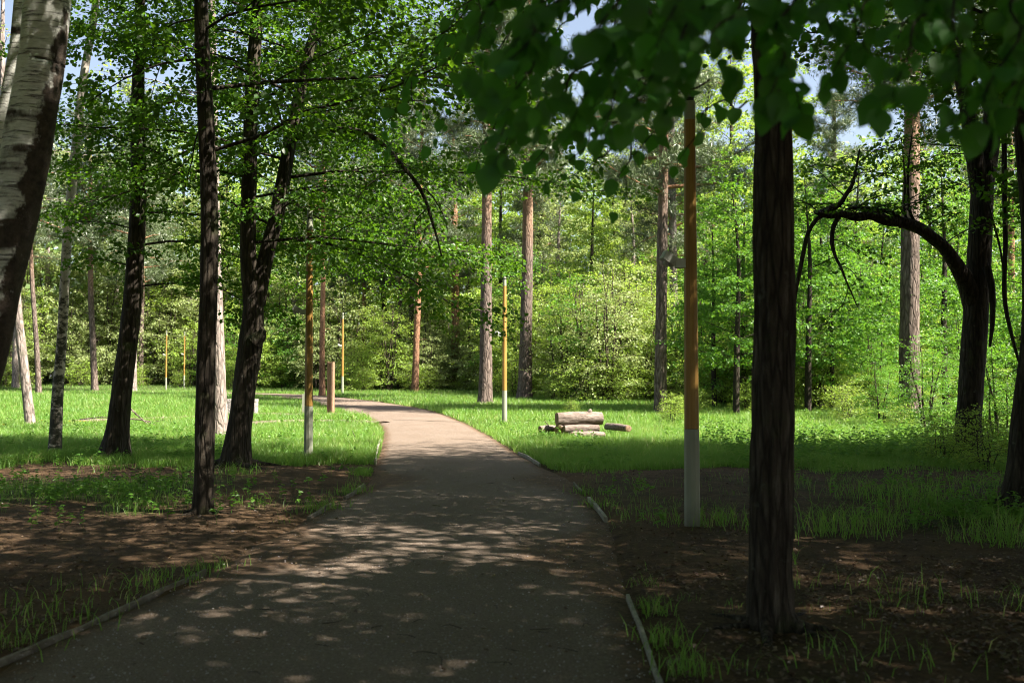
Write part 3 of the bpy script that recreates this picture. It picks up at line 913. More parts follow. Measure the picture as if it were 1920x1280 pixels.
pine('thin pine with reddish bark behind the grey based lamp post on the left', [(604, 742), (604, 640), (606, 520), (606, 420)], [12, 10, 9, 8], 'bark_orange', 0, seed=31)
pine('thin far pine glimpsed above the wooden pillar', [(682, 731), (682, 620), (683, 520), (684, 380)], [9, 8, 7, 6], 'bark_orange', 3, seed=32, yadd=6)
pine('half hidden thin pine in the shrubs right of the far lamp post', [(749, 731), (749, 640), (750, 560), (752, 420)], [10, 9, 8, 7], 'bark_pine', 2, seed=33, yadd=4)
pine('reddish pine stem at the far left beside the sunlit leaning tree', [(73, 739), (68, 640), (60, 520), (55, 380)], [11, 9, 8, 7], 'bark_pine', 0, seed=34)
pine('reddish twin stemmed pine left of the flared linden at the meadow edge', [(178, 733), (174, 640), (170, 540), (170, 400)], [13, 11, 10, 8], 'bark_pine', 1, seed=35)
pine('pale pine stem just right of the flared linden at the meadow edge', [(251, 735), (252, 640), (256, 540), (258, 420)], [11, 10, 9, 8], 'bark_grey', 2, seed=36)
pine('reddish pine stem behind the flared linden, far across the meadow', [(264, 722), (264, 640), (266, 560), (268, 430)], [11, 10, 9, 8], 'bark_pine', 3, seed=37)
pine('dim grey pine stem nearest the left edge of the far meadow', [(29, 727), (30, 640), (32, 560), (34, 430)], [13, 12, 11, 9], 'bark_grey', 0, seed=38)
pine('sunlit pine stem far behind the right edge trunk', [(1897, 745), (1897, 600), (1896, 400), (1894, 240)], [14, 12, 11, 9], 'bark_orange', 1, seed=39)
pine('slender shadowed pine deep in the wood right of the near trunk', [(1560, 738), (1560, 600), (1562, 420), (1564, 250)], [12, 11, 10, 8], 'bark_dark', 2, seed=40, yadd=8)

# ------------------------------------------------------------------ shrubs and leafy trees of the wood edge
def shrub_meshes(rng, H, rad, stems, dens, leafL, mat, n_l=9, low=.35):
    wood, pos = MB(), []
    for s in range(stems):
        a = s * 2.4 + rng.random(); x0 = np.array([math.cos(a), math.sin(a), 0]) * rng.uniform(.05, .25) * rad * .6
        hh = H * rng.uniform(.65, 1.0) if s else H
        lean = np.array([math.cos(a), math.sin(a), 0]) * rad * rng.uniform(.1, .35)
        pts = np.array([x0 - [0, 0, .2], x0 + lean * .25 + [0, 0, hh * .35], x0 + lean * .6 + [0, 0, hh * .7], x0 + lean + [0, 0, hh]])
        pts[1:3, :2] += rng.normal(0, .12, (2, 2))
        r = np.array([.012 * H, .009 * H, .006 * H, .008])
        P, rr = resample(pts, r, 14); tube(wood, P, rr, 6)
        pos.append(limb_set(wood, rng, spine_of(P, rr), low * rng.uniform(.6, 1.4), hh * .98, n_l, lambda t: rad * (1.0 - .65 * t) * (.55 + .9 * min(1, t * 3)), lambda t: .15 + .55 * t, dens, .1, .09, 4, .6, sub=2.6))
    P, D, N = [np.concatenate([p[k] for p in pos]) for k in range(3)]
    cm = crown_mesh(rng, (P, D, N), leafL, .42, 'kite')
    return wood.mesh('stems', M['twig']), cm.mesh('foliage', M[mat], smooth=False), len(P)


SHRUB = {}
for kind, mat, H, rad, st, dn, ll, nl in (('hazel', 'bush', 6.5, 2.3, 5, 24, .115, 14), ('maple', 'maple', 7.0, 2.5, 4, 26, .13, 15), ('pale', 'pale', 7.5, 2.3, 5, 22, .115, 15), ('low', 'bush', 2.6, 1.5, 6, 22, .10, 10)):
    SHRUB[kind] = []
    for v in range(3):
        rng = np.random.default_rng(100 + v + hash(kind) % 1 + {'hazel': 0, 'maple': 10, 'pale': 20, 'low': 30}[kind])
        SHRUB[kind].append(shrub_meshes(rng, H, rad, st, dn, ll, mat, nl, .3))


def tall_meshes(rng, H, rad, z0, dens, leafL, mat, bark, n=34, leafy=1.0):
    wood = MB()
    pts = np.array([[0, 0, -.3], [.1, 0, H * .3], [.3 * rng.normal(), .3 * rng.normal(), H * .65], [.3 * rng.normal(), .3 * rng.normal(), H]])
    P, rr = resample(pts, [.015 * H, .012 * H, .008 * H, .02], 24); tube(wood, P, rr, 10, None, .008, rng.random() * 9, .06)
    pos = limb_set(wood, rng, spine_of(P, rr), z0, H * .99, n, lambda t: rad * (1.0 - .6 * t) * (.6 + .8 * min(1, t * 4)), lambda t: .15 + .7 * t, dens, .1, .07, 4, .6, sub=2.0)
    cm = crown_mesh(rng, pos, leafL, .42, 'kite')
    return wood.mesh('trunk', M[bark]), cm.mesh('crown', M[mat], smooth=False), len(pos[0])


TALL = {'pale': [tall_meshes(np.random.default_rng(200 + v), 19, 3.6, 3.5, 30, .20, 'pale', 'bark_grey', 46) for v in range(2)],
        'green': [tall_meshes(np.random.default_rng(210 + v), 20, 3.9, 3.0, 30, .20, 'bush', 'bark_dark', 46) for v in range(2)],
        'maple': [tall_meshes(np.random.default_rng(220 + v), 15, 3.8, 2.2, 32, .17, 'maple', 'bark_dark', 42) for v in range(2)]}

prng = np.random.default_rng(77)


def put(variants, name, label, cat, x, y, sc, group, parts):
    a, b, _ = variants[int(prng.integers(len(variants)))]
    root = thing(name, label, cat, (x, y, float(gz(x, y))), group, float(prng.uniform(0, 6.28)))
    root.scale = (sc * prng.uniform(.9, 1.1), sc * prng.uniform(.9, 1.1), sc)
    obj_of(parts[0], a, root); obj_of(parts[1], b, root)
    return root


def zone_of(px):
    if px < 330: return 'beyond the left meadow, behind the birches'
    if px < 600: return 'behind the forking linden, across the path'
    if px < 930: return 'beyond the bend of the path, in front of the pines'
    if px < 1270: return 'behind the log pile, beside the dappled pine'
    if px < 1700: return 'right of the near lamp post, behind the grass'
    return 'behind the arching tree at the far right'


KIND_TXT = {'hazel': 'bright green leafy shrub', 'maple': 'deep green maple sapling thicket', 'pale': 'pale silvery green tall bush', 'low': 'low bright bush'}
# front edge of the wood, in the photograph: x of the picture against the foot of the shrubs
EDGE = np.array([(-250, 722), (0, 722), (300, 722), (440, 727), (560, 728), (620, 732), (760, 732), (880, 730), (960, 742), (1030, 748), (1150, 752), (1230, 752), (1300, 752), (1400, 764), (1500, 766), (1650, 760), (1760, 750), (1900, 752), (2150, 752)], float)


def edge_world(px, extra=0.0):
    g = ground(px, float(np.interp(px, EDGE[:, 0], EDGE[:, 1])))
    d = g[:2] / np.linalg.norm(g[:2])
    return g[:2] + d * extra


def weights(px):
    if px < 330: return ('pale', .6), ('hazel', .3), ('maple', .1)
    if px < 600: return ('hazel', .5), ('maple', .35), ('pale', .15)
    if px < 930: return ('pale', .65), ('hazel', .35)
    if px < 1270: return ('hazel', .75), ('pale', .15), ('maple', .1)
    return ('maple', .6), ('hazel', .4)


def pick(px):
    w = weights(px); r = prng.random(); s = 0
    for k_, p in w:
        s += p
        if r < s: return k_
    return w[0][0]


GAP = [(690, 760), ]
for row, (extra, step, smin, smax) in enumerate(((0, 62, .55, .95), (5, 66, .8, 1.2), (12, 74, 1.0, 1.5), (20, 70, 1.1, 1.7), (2.5, 90, .7, 1.0))):
    px = -200 + row * 17
    while px < 2140:
        q = px + prng.uniform(-18, 18); kd = pick(q)
        x, y = edge_world(q, extra + prng.uniform(-1.5, 1.5))
        put(SHRUB[kd], 'shrub', '%s %s' % (KIND_TXT[kd], zone_of(q)), 'shrub', x, y, float(prng.uniform(smin, smax)) * (1.55 if q < 420 else 1.2 if q < 800 else 1.0), 'shrubs along the edge of the wood', ('stems', 'foliage'))
        px += step * (1.25 if q < 330 else 1.0) * prng.uniform(.8, 1.2)
for px in list(range(-150, 2120, 95)) + list(range(-110, 2120, 130)):
    x, y = edge_world(px + prng.uniform(-30, 30), prng.uniform(-3.0, 1.0))
    put(SHRUB['low'], 'bush', '%s %s' % (KIND_TXT['low'], zone_of(px)), 'bush', x, y, float(prng.uniform(.5, .95)), 'low bushes along the edge of the wood', ('stems', 'foliage'))

TXT = {'pale': 'tall pale leaved tree', 'green': 'tall leafy green tree', 'maple': 'broad deep green maple'}
for (px, extra, kd, sc) in ((-120, 10, 'pale', 1.3), (-30, 6, 'pale', 1.2), (30, 12, 'pale', 1.25), (85, 5, 'pale', 1.1), (150, 14, 'pale', 1.2), (215, 5, 'pale', 1.05), (260, 16, 'pale', 1.25), (300, 6, 'pale', 1.05), (345, 20, 'green', 1.3), (390, 6, 'pale', 1.0), (420, 10, 'green', 1.2), (500, 14, 'green', 1.1), (545, 5, 'pale', 1.0), (620, 12, 'green', 1.1),
                            (660, 22, 'green', 1.0), (720, 9, 'green', .95), (800, 14, 'green', .9), (880, 8, 'green', .95), (940, 16, 'green', .95), (1000, 24, 'pale', .9), (1050, 18, 'pale', .8), (1110, 12, 'green', .7), (1150, 30, 'green', 1.0), (1180, 16, 'pale', .8), (1240, 26, 'green', 1.0), (1340, -5, 'maple', .55), (1395, -2, 'maple', .6), (1560, -3, 'maple', .5),
                            (1500, 24, 'maple', .8), (1325, 22, 'green', 1.15), (1385, 30, 'green', 1.25), (1460, 36, 'green', 1.2), (1270, 34, 'pale', 1.15), (985, 34, 'green', 1.25), (880, 30, 'green', 1.2), (1540, 7, 'maple', .7), (1610, 24, 'green', .8), (1660, 10, 'maple', .7), (1740, 20, 'green', .85), (1800, 8, 'maple', .7), (1850, 20, 'green', .9), (1920, 8, 'maple', .75), (1990, 18, 'green', .9)):
    x, y = edge_world(px, extra)
    put(TALL[kd], 'broadleaf_tree', '%s %s' % (TXT[kd], zone_of(px)), 'tree', x, y, sc, 'leafy trees of the wood', ('trunk', 'crown'))

for (px, py, kd, sc, lab) in ((1380, 779, 'maple', .60, 'young maple tree spreading dark leaves right behind the near lamp post'), (1515, 774, 'maple', .62, 'young maple between the near trunk and the broad old pine'),
                              (1775, 772, 'maple', .66, 'young maple just left of the black forked trunk'), (1935, 790, 'maple', .6, 'young maple at the right edge behind the cut off trunk')):
    g = ground(px, py)
    put(TALL[kd], 'maple_tree', lab, 'tree', g[0], g[1], sc, 'young maples standing forward of the wood', ('trunk', 'crown'))
for (px, py, kd, sc, lab) in ((1655, 800, 'maple', .30, 'knee high maple seedling thicket left of the broad old pine'), (1740, 812, 'maple', .38, 'sapling clump between the broad old pine and the forked trunk'), (1876, 838, 'maple', .34, 'sapling clump just right of the forked trunk'),
                              (1768, 872, 'low', .34, 'dark leafy bush at the left foot of the forked trunk'), (1850, 882, 'low', .38, 'dark leafy bush at the right foot of the forked trunk'), (1262, 792, 'low', .36, 'small bright bush at the foot of the very tall pine'),
                              (1300, 776, 'low', .42, 'bright bush showing on both sides of the near lamp post'), (1400, 776, 'low', .45, 'bright bush left of the near trunk at the grass edge'), (1070, 776, 'low', .22, 'tiny bush just behind the log pile'), (1590, 790, 'low', .5, 'sprawling bush in the sunny gap right of the near trunk'),
                              (1690, 806, 'low', .30, 'little bush in front of the broad old pine'), (1822, 800, 'maple', .5, 'leafy sapling clump rising behind the forked trunk')):
    g = ground(px, py)
    put(SHRUB[kd], 'bush', lab, 'bush', g[0], g[1], sc, 'bushes standing in the right meadow', ('stems', 'foliage'))

# ---- more lindens of the same avenue just outside the frame: they shade the foreground
SH = tall_meshes(np.random.default_rng(300), 17.5, 4.9, 4.6, 45, .15, 'linden', 'bark_dark', 58)
print('shade leaves', SH[2])
for k_, (x, y, s) in enumerate(((8.6, 9.9, .88), (6.6, 1.4, 1.0), (13.8, 6.6, .8), (12.8, 11.6, .95), (15.5, 9.5, 1.1), (18.2, 10.8, 1.0), (3.4, -3.6, 1.0), (9, -1.0, 1.1), (15.2, 2.2, 1.0), (20, 8, 1.1), (10.6, 14.4, .85), (15.2, 15, .95), (19, 14.5, 1.0),
                                (-5.6, -2.6, 1.0), (-8.6, 6.2, .95), (-1.5, -7.5, 1.1), (-13.2, 11.5, .95), (23, 4.5, 1.0), (6.2, -7.5, 1.0), (13.5, -4, 1.05), (-9.5, 0.5, 1.0), (-12, -5, 1.1), (-6.5, -10, 1.1), (3, -13, 1.15), (11, -12, 1.1), (-16, 5.5, 1.1), (-17, -2, 1.1), (19, -6, 1.1), (-2, -19, 1.2), (9, -20, 1.2), (-11, -17, 1.2), (-20, 13, 1.1), (25, 12, 1.1), (26, 0, 1.2))):
    put([SH], 'linden_tree', 'leafy linden just outside the frame, shading the foreground path', 'tree', x, y, s, 'lindens outside the frame', ('trunk', 'crown'))

# ---- deep wood that closes the view
rng = np.random.default_rng(400)
mb = MB()
n = 150000
ang = rng.uniform(-.62, .62, n); dist = rng.uniform(96, 150, n)
x, y = np.sin(ang) * dist, np.cos(ang) * dist
hmax = 16 + 14 * fbm(x * .11, y * .11, 6.0, 3)
z = gz(x, y) + hmax * rng.random(n) ** .8
keep = fbm(x * .35 + z * .2, y * .35 + z * .5, 8.0, 3) > .40
P = np.stack([x, y, z], -1)[keep]; m_ = len(P)
leaves(mb, P, rng.normal(0, 1, (m_, 3)), rng.normal(0, 1, (m_, 3)) + [0, -.4, .6], rng.uniform(.35, .7, m_), np.full(m_, .42), .1, 'kite')
tag(mb.build('far_woods', M['farwood'], smooth=False), 'dense green mass of the deep wood behind every tree', 'woods', kind='stuff')

# ------------------------------------------------------------------ hanging linden branch close to the camera (part of the near right trunk)
rng = np.random.default_rng(500)
wood, lf = MB(), MB()
org = np.array(near_root.location)


def branchlet(p0, p1, d0, d1, n, L=.076, sag=25, bare=.12, r=.006):
    (x0, y0), (x1, y1) = p0, p1
    t = np.linspace(0, 1, 7)
    wx, wy = rng.normal(0, 12, 7) * np.sin(PI * t), rng.normal(0, 9, 7) * np.sin(PI * t) - sag * np.sin(PI * t)
    pts = np.array([at(x0 + (x1 - x0) * a + u, y0 + (y1 - y0) * a + v, d0 + (d1 - d0) * a) for a, u, v in zip(t, wx, wy)])
    tube(wood, pts, np.linspace(r, .0018, 7), 6, 20)
    if n == 0: return
    s = np.linspace(bare, 1.0, n) + rng.normal(0, .02, n); s = np.clip(s, 0, 1)
    P, _ = resample(pts, np.zeros(7), 101); Q = P[(s * 100).astype(int)]
    T = nrm(np.gradient(P, axis=0))[(s * 100).astype(int)]
    side = nrm(np.cross(T, np.array([0, 0, 1.0]) + rng.normal(0, .2, (n, 3)))) * np.where(np.arange(n) % 2, 1, -1)[:, None]
    pet = nrm(side * .8 + T * .6 + np.array([0, 0, -.35]) + rng.normal(0, .25, (n, 3)))
    pl = rng.uniform(.025, .05, n)
    for a, b_, l_ in zip(Q, pet, pl):
        tube(wood, [a, a + b_ * l_ * .5 + [0, 0, .003], a + b_ * l_], [.0012, .001, .0009], 4, cap=False)
    B = Q + pet * pl[:, None]
    D = nrm(pet * .55 + np.array([0, 0, -.75]) + rng.normal(0, .35, (n, 3)))
    N = nrm(np.array([0.1, -.55, .75]) + rng.normal(0, .42, (n, 3)))
    leaves(lf, B, D, N, L * rng.uniform(.5, 1.2, n), rng.uniform(.38, .50, n), .09, 'heart', rng.uniform(.02, .30, n))


branchlet((1440, -240), (1180, -70), 6.3, 3.4, 0, r=.035, sag=40)
branchlet((1440, -200), (1700, -80), 6.3, 3.1, 0, r=.03, sag=40)
for a in [((1290, -80), (930, 300), 3.1, 2.8, 24), ((1150, -70), (895, 190), 2.9, 2.7, 18), ((1320, -60), (1060, 255), 3.3, 3.0, 21), ((1400, -70), (1185, 205), 3.0, 2.7, 20),
          ((1460, -60), (1320, 90), 2.9, 2.6, 12), ((1500, -50), (1440, 200), 2.9, 2.7, 16), ((1410, -60), (1500, 205), 3.3, 3.1, 16), ((1560, -80), (1625, 95), 3.2, 3.0, 9),
          ((1700, -80), (1555, 150), 3.3, 3.1, 13), ((1760, -60), (1672, 195), 2.8, 2.6, 14), ((1800, -80), (1802, 225), 2.8, 2.5, 16), ((1930, -60), (1842, 235), 2.8, 2.6, 15),
          ((1970, -20), (1900, 205), 2.8, 2.6, 11), ((1000, -70), (880, 120), 3.2, 3.0, 13), ((1210, -60), (1005, 200), 2.8, 2.5, 17), ((1240, 0), (1130, 250), 3.5, 3.2, 16),
          ((1290, -40), (1250, 200), 3.0, 2.8, 16), ((1350, -50), (1380, 130), 3.1, 2.9, 13), ((1100, -60), (960, 90), 3.0, 2.8, 13), ((1040, 20), (930, 280), 3.4, 3.2, 14),
          ((1190, -60), (1150, 130), 3.3, 3.1, 12), ((1330, -60), (1230, 90), 2.6, 2.4, 10), ((1460, -70), (1560, 60), 3.2, 3.0, 8), ((1840, -70), (1730, 60), 3.0, 2.9, 9), ((1890, -60), (1930, 120), 3.0, 2.8, 8)]:
    branchlet(a[0], a[1], a[2], a[3], int(a[4] * 1.75))
for a in [((1240, 120), (1005, 300), 5.2, 4.8, 16), ((1200, 180), (1030, 345), 5.3, 4.9, 15), ((1330, 150), (1160, 330), 5.0, 4.7, 14), ((1400, 190), (1270, 305), 4.8, 4.6, 10), ((1240, 130), (1190, 225), 5.0, 4.8, 9),
          ((1110, 120), (900, 330), 5.4, 5.0, 15), ((1000, 130), (890, 330), 5.4, 5.1, 12)]:
    branchlet(a[0], a[1], a[2], a[3], a[4], .085)
for k_ in range(15):
    x0 = rng.uniform(930, 1330); branchlet((x0, -70), (x0 - rng.uniform(60, 260), rng.uniform(70, 300)), rng.uniform(5.6, 7.5), rng.uniform(5.2, 6.6), 17, .085)
for k_ in range(6):
    x0 = rng.uniform(1480, 1900); branchlet((x0, -70), (x0 - rng.uniform(20, 160), rng.uniform(30, 150)), rng.uniform(4.6, 6), rng.uniform(4.4, 5.6), 12, .085)
branchlet((1165, 220), (1093, 362), 5.0, 4.8, 2, sag=-18, bare=.6)
branchlet((1190, 225), (1166, 398), 5.0, 4.8, 2, sag=10, bare=.3)
hb = wood.build('hanging_branch', M['bark_dark'], near_root, org)
hl = lf.build('hanging_leaves', M['near'], hb, org)
hl['label'] = 'large dark green linden leaves hanging close to the camera'

# ------------------------------------------------------------------ lamp posts
def octring(r, n=12): return [(r * math.cos(2 * PI * k / n + .13), r * math.sin(2 * PI * k / n + .13)) for k in range(n)]


def frustum(mb, r0, r1, z0, z1, n=14, c=(0, 0)):
    a = np.arange(n) * 2 * PI / n
    A = np.stack([c[0] + r0 * np.cos(a), c[1] + r0 * np.sin(a), np.full(n, z0)], -1)
    B = np.stack([c[0] + r1 * np.cos(a), c[1] + r1 * np.sin(a), np.full(n, z1)], -1)
    k = np.arange(n); k2 = (k + 1) % n
    mb.add(np.vstack([A, B, [[c[0], c[1], z0]], [[c[0], c[1], z1]]]), np.stack([k, k2, k2 + n, k + n], -1),
           np.vstack([np.stack([k2, k, np.full(n, 2 * n)], -1), np.stack([k + n, k2 + n, np.full(n, 2 * n + 1)], -1)]))


def lamp_meshes():
    H, Hb = 4.34, 1.04
    b = MB(); frustum(b, .086, .080, -.2, Hb, 10)
    w = MB(); frustum(w, .079, .060, Hb + .004, H, 10)
    hd = MB(); frustum(hd, .060, .058, H + .003, H + .20, 18); frustum(hd, .030, .030, H + .203, H + .24, 10); frustum(hd, .056, .050, H + .243, H + .37, 18)
    ln = MB(); frustum(ln, .045, .045, H + .205, H + .238, 16)
    br = MB(); box(br, (-.115, -.01, 2.80), (.11, .09, .10), 0, .01)
    fl = MB(); box(fl, (0, 0, 0), (.16, .11, .10), 0, .015); frustum(fl, .035, .035, -.09, -.05, 10)
    return [me.mesh(nm, M[mt], smooth=False) for me, nm, mt in ((b, 'base_sleeve', 'grey'), (w, 'pole', 'lampwood'), (hd, 'lamp_head', 'grey'), (ln, 'lens', 'dark'), (br, 'bracket', 'fixture'), (fl, 'floodlight', 'fixture'))]


LM = lamp_meshes()
for px, py, lab in ((1298, 989, 'nearest lamp post, honey wood pole on a tall grey base, right of the path'), (578, 866, 'wooden lamp post with grey base in the left grass, dappled with orange light'),
                    (946, 794, 'sunlit wooden lamp post with pale base standing left of the log pile'), (642, 739, 'thin far lamp post with white base just right of the wooden pillar'),
                    (311, 733, 'bright distant lamp post across the left meadow, left of the straight trunk'), (345, 727, 'dim distant lamp post deep in the wood edge on the left')):
    g = ground(px, py)
    r_ = thing('lamp_post', lab, 'lamp post', g, 'wooden lamp posts along the path', 0.0)
    o = [obj_of(me.name.split('.')[0], me, r_) for me in LM]
    o[5].parent = o[4]; o[5].location = (-.235, -.02, 2.85); o[5].rotation_euler = (0, R(32), R(15))
    o[3].parent = o[2]
    if px < 400: r_.scale = (.8, .8, 1.0)
    if px == 642: r_.scale = (1, 1, 1.13)
    if px == 946: r_.scale = (1, 1, 1.04)

# ------------------------------------------------------------------ wooden pillar, stone seat, logs
g = ground(620, 777)
pil = thing('wooden_pillar', 'tall brown slatted wooden pillar at the bend of the path', 'pillar', g, rz=R(-24)); pil.scale = (.84, .84, 1)
mb = MB(); box(mb, (0, 0, 1.0), (.25, .12, 2.0), 0, .01); mb.build('core', M['slat'], pil, smooth=False)
for k_ in range(4):
    mb = MB(); box(mb, (-.098 + k_ * .0655, -.080, 1.0), (.046, .034, 2.02), 0, .004)
    box(mb, (-.098 + k_ * .0655, .080, 1.0), (.046, .034, 2.02), 0, .004); mb.build('slat', M['slat'], pil, smooth=False)
mb = MB(); box(mb, (.141, 0, 1.0), (.028, .17, 2.03), 0, .004); mb.build('side_board', M['slat'], pil, smooth=False)
mb = MB(); box(mb, (-.141, 0, 1.0), (.028, .17, 2.03), 0, .004); mb.build('side_board', M['slat'], pil, smooth=False)

g = ground(452, 778)
st = thing('stone_seat', 'low pale stone block seat half hidden behind the forking linden', 'seat', g)
mb = MB()
for k_ in range(3):
    box(mb, (.41, 0, .08 + k_ * .17), (.36, .5, .16), 0, .012)
mb.build('block', M['stone'], st, smooth=False)
mb = MB()
for k_ in range(3):
    box(mb, (-.38, .1, .08 + k_ * .17), (.36, .5, .16), 0, .012)
mb.build('block', M['stone'], st, smooth=False)
mb = MB(); box(mb, (0, .12, .56), (1.14, .5, .09), 0, .01); mb.build('slab', M['stone'], st, smooth=False)
g = ground(570, 779)
sg = thing('marker_board', 'small white marker board behind the left lamp post', 'sign', g)
mb = MB(); box(mb, (-.02, 0, .42), (.12, .02, .80), 0, .004); mb.build('board', M['grey'], sg, smooth=False)
mb = MB(); box(mb, (-.02, .04, .38), (.05, .05, .8), 0, .005); mb.build('stake', M['slat'], sg, smooth=False)


def log(label, p0, p1, wpx, Y0, Y1, seed, group='cut logs in the grass', stub=None):
    A, B = at(*p0, Y0), at(*p1, Y1)
    r = wpx * .5 * (Y0 + Y1) / 2 / F_PX
    c = (A + B) / 2
    base = np.array([c[0], c[1], c[2] - r])
    t = thing('log', label, 'log', base, group)
    mb = MB(); n = 22
    P, rr = resample([A, (A + B) / 2 + [0, 0, .01], B], [r * .98, r, r * .95], n)
    tube(mb, P, rr, 26, None, .008, seed, .17, cap=False)
    if stub is not None:
        q = A + (B - A) * stub; tube(mb, [q + [0, 0, r * .6], q + [.02, -.02, r * 1.15], q + [.05, -.03, r * 1.35]], [r * .5, r * .32, r * .2], 10)
    body = mb.build('bark', M['logbark'], t, base)
    V = np.array([v.co for v in body.data.vertices][:26 * n]).reshape(n, 26, 3)
    ax = nrm(B - A)
    for ring, sgn in ((V[0], -1), (V[-1], 1)):
        e = MB(); cen = ring.mean(0)
        rings = [ring, cen + (ring - cen) * .82 + ax * sgn * .012, cen + (ring - cen) * .4 + ax * sgn * .016]
        k = np.arange(26); k2 = (k + 1) % 26
        q = [np.stack([k + 26 * i, k2 + 26 * i, k2 + 26 * (i + 1), k + 26 * (i + 1)], -1) for i in range(2)]
        e.add(np.vstack(rings + [[cen + ax * sgn * .016]]), np.vstack(q), np.stack([k + 52, k2 + 52, np.full(26, 78)], -1))
        e.build('cut_end', M['cut'], t, (0, 0, 0))
    return t


YL = float(ground(1090, 822)[1])
log('thickest log lying on top of the pile, with a broken stub', (1044, 785), (1128, 785), 26, YL + .55, YL + .85, 1.1, stub=.72)
log('middle log of the pile under the thickest log', (1058, 804), (1122, 803), 15, YL + .35, YL + .6, 2.2)
log('front log of the pile lying lowest on the right', (1085, 815), (1132, 816), 14, YL, YL + .25, 3.3)
log('short log end poking out left of the front log', (1071, 816), (1092, 812), 12, YL + .15, YL + .6, 4.4)
log('dark end of a log under the left of the thickest log, pointing at the path', (1048, 806), (1060, 800), 20, YL + .45, YL + 1.0, 5.5)
log('thin log lying apart at the left of the pile', (1013, 805), (1041, 803), 13, YL + .7, YL + 1.0, 6.6)
log('grey log lying apart at the right of the pile with its sawn end showing', (1178, 803), (1138, 799), 13, YL + .7, YL + 1.9, 7.7)
log('slim log bedded low in the grass beneath the pile', (1056, 814), (1082, 810), 13, YL + .4, YL + .75, 8.8)
g0 = at(1029, 799, YL + .8)
mb = MB(); tube(mb, [g0 - [0, 0, .12], g0, g0 + [-.10, 0, .13]], [.015, .014, .01], 6, 8)
tag(mb.build('stick', M['twig']), 'short stick leaning out of the grass over the thin left log', 'stick')

# ------------------------------------------------------------------ edging boards
M['board_pale'] = wood_mat('pale_edging_wood', (.17, .155, .12), (.27, .25, .20), (.37, .345, .29), (5, 5, 5), .85, .15)


def board(label, pxs, w=.032, h=.12, up=.05, mt='board'):
    P = np.array([ground(*p) for p in pxs]); P, _ = resample(P, np.zeros(len(P)), max(6, 4 * len(P)))
    T = nrm(np.gradient(P, axis=0)); S = np.stack([-T[:, 1], T[:, 0], T[:, 2] * 0], -1) * w / 2
    wob = (fbm(np.arange(len(P)) * .4, np.arange(len(P)) * 0, len(pxs) * 3.3, 3) - .5) * .025
    top = P.copy(); top[:, 2] = P[:, 2] + up + wob; bot = P.copy(); bot[:, 2] = P[:, 2] + up - h
    b_ = .004 * np.array([0, 0, 1])
    rings = np.stack([bot - S, top - S - b_, top - S * .8, top + S * .8, top + S - b_, bot + S], 1)
    n = len(P); mb = MB(); i = np.arange(n - 1)[:, None] * 6; j = np.arange(6)[None]; j2 = (j + 1) % 6
    mb.add(rings.reshape(-1, 3), np.vstack([np.stack([i + j, i + j2, i + 6 + j2, i + 6 + j], -1).reshape(-1, 4), [[0, 1, 2, 5]], [[2, 3, 4, 5]],
           [[6 * n - 1, 6 * n - 4, 6 * n - 5, 6 * n - 6]], [[6 * n - 1, 6 * n - 2, 6 * n - 3, 6 * n - 4]]]))
    c = P[len(P) // 2]
    o = mb.build('edging_board', M[mt], None, c, smooth=False); o.location = [float(v) for v in c]
    return tag(o, label, 'board', 'wooden boards edging the path')


board('longest edging board along the left foreground of the path', [(-120, 1310), (0, 1246), (110, 1200), (210, 1155), (300, 1112), (385, 1074)], .022, .15, .036)
board('edging board half buried beside the left trodden strip', [(578, 976), (600, 962), (620, 950)], .03, .12, .05)
board('edging board with grass around it, next up the left side of the path', [(646, 938), (664, 926), (682, 912)], .03, .12, .05)
board('farthest edging board on the left, upright in the grass before the lamp post', [(704, 870), (708, 850), (712, 830)], .035, .16, .10, 'board_pale')
board('edging board curving along the right foreground of the path', [(1252, 1330), (1236, 1282), (1214, 1220), (1196, 1170), (1177, 1122)], .026, .14, .032, 'board_pale')
board('short edging board on the right beside the grass below the lamp post', [(1136, 977), (1122, 958), (1104, 938)], .04, .12, .05, 'board_pale')
board('edging board buried in grass on the right near the trodden strip', [(1092, 925), (1076, 908)], .03, .12, .04)
board('farthest edging board on the right, a thin pale line in the grass', [(1012, 874), (990, 860), (972, 852)], .035, .14, .06, 'board_pale')

# ------------------------------------------------------------------ fallen branch and roots
rng = np.random.default_rng(600)
mb = MB(); Yb = float(ground(290, 800)[1])
for (p, q, m_, r0) in (((232, 752), (292, 806), (262, 782), .035), ((236, 785), (300, 800), (270, 788), .03), ((150, 786), (236, 790), (195, 782), .025), ((255, 778), (240, 768), (250, 772), .015), ((270, 788), (310, 786), (290, 790), .015), ((180, 783), (172, 792), (175, 788), .012)):
    tube(mb, [at(*p, Yb + .3), at(*m_, Yb), at(*q, Yb - .2)], [r0 * .7, r0 * .6, r0 * .3], 6, 12, 0, 1.0, .1)
c = ground(262, 800); o = mb.build('fallen_branch', M['bark_pine'], None, c); o.location = [float(v) for v in c]
tag(o, 'fallen bare branch lying in the bright grass right of the flared linden', 'branch')
mb = MB(); Yb = float(ground(700, 830)[1])
for (p, m_, q) in (((640, 826), (672, 828), (704, 812)), ((668, 828), (664, 815), (660, 806)), ((672, 828), (690, 824), (700, 826))):
    tube(mb, [at(*p, Yb), at(*m_, Yb - .1), at(*q, Yb)], [.012, .01, .004], 5, 10)
c = ground(680, 830); o = mb.build('fallen_branch', M['twig'], None, c); o.location = [float(v) for v in c]
tag(o, 'thin dry twig arching from the grass at the path edge by the left lamp post', 'branch')

# ------------------------------------------------------------------ grass, weeds, litter, flowers
rng = np.random.default_rng(700)


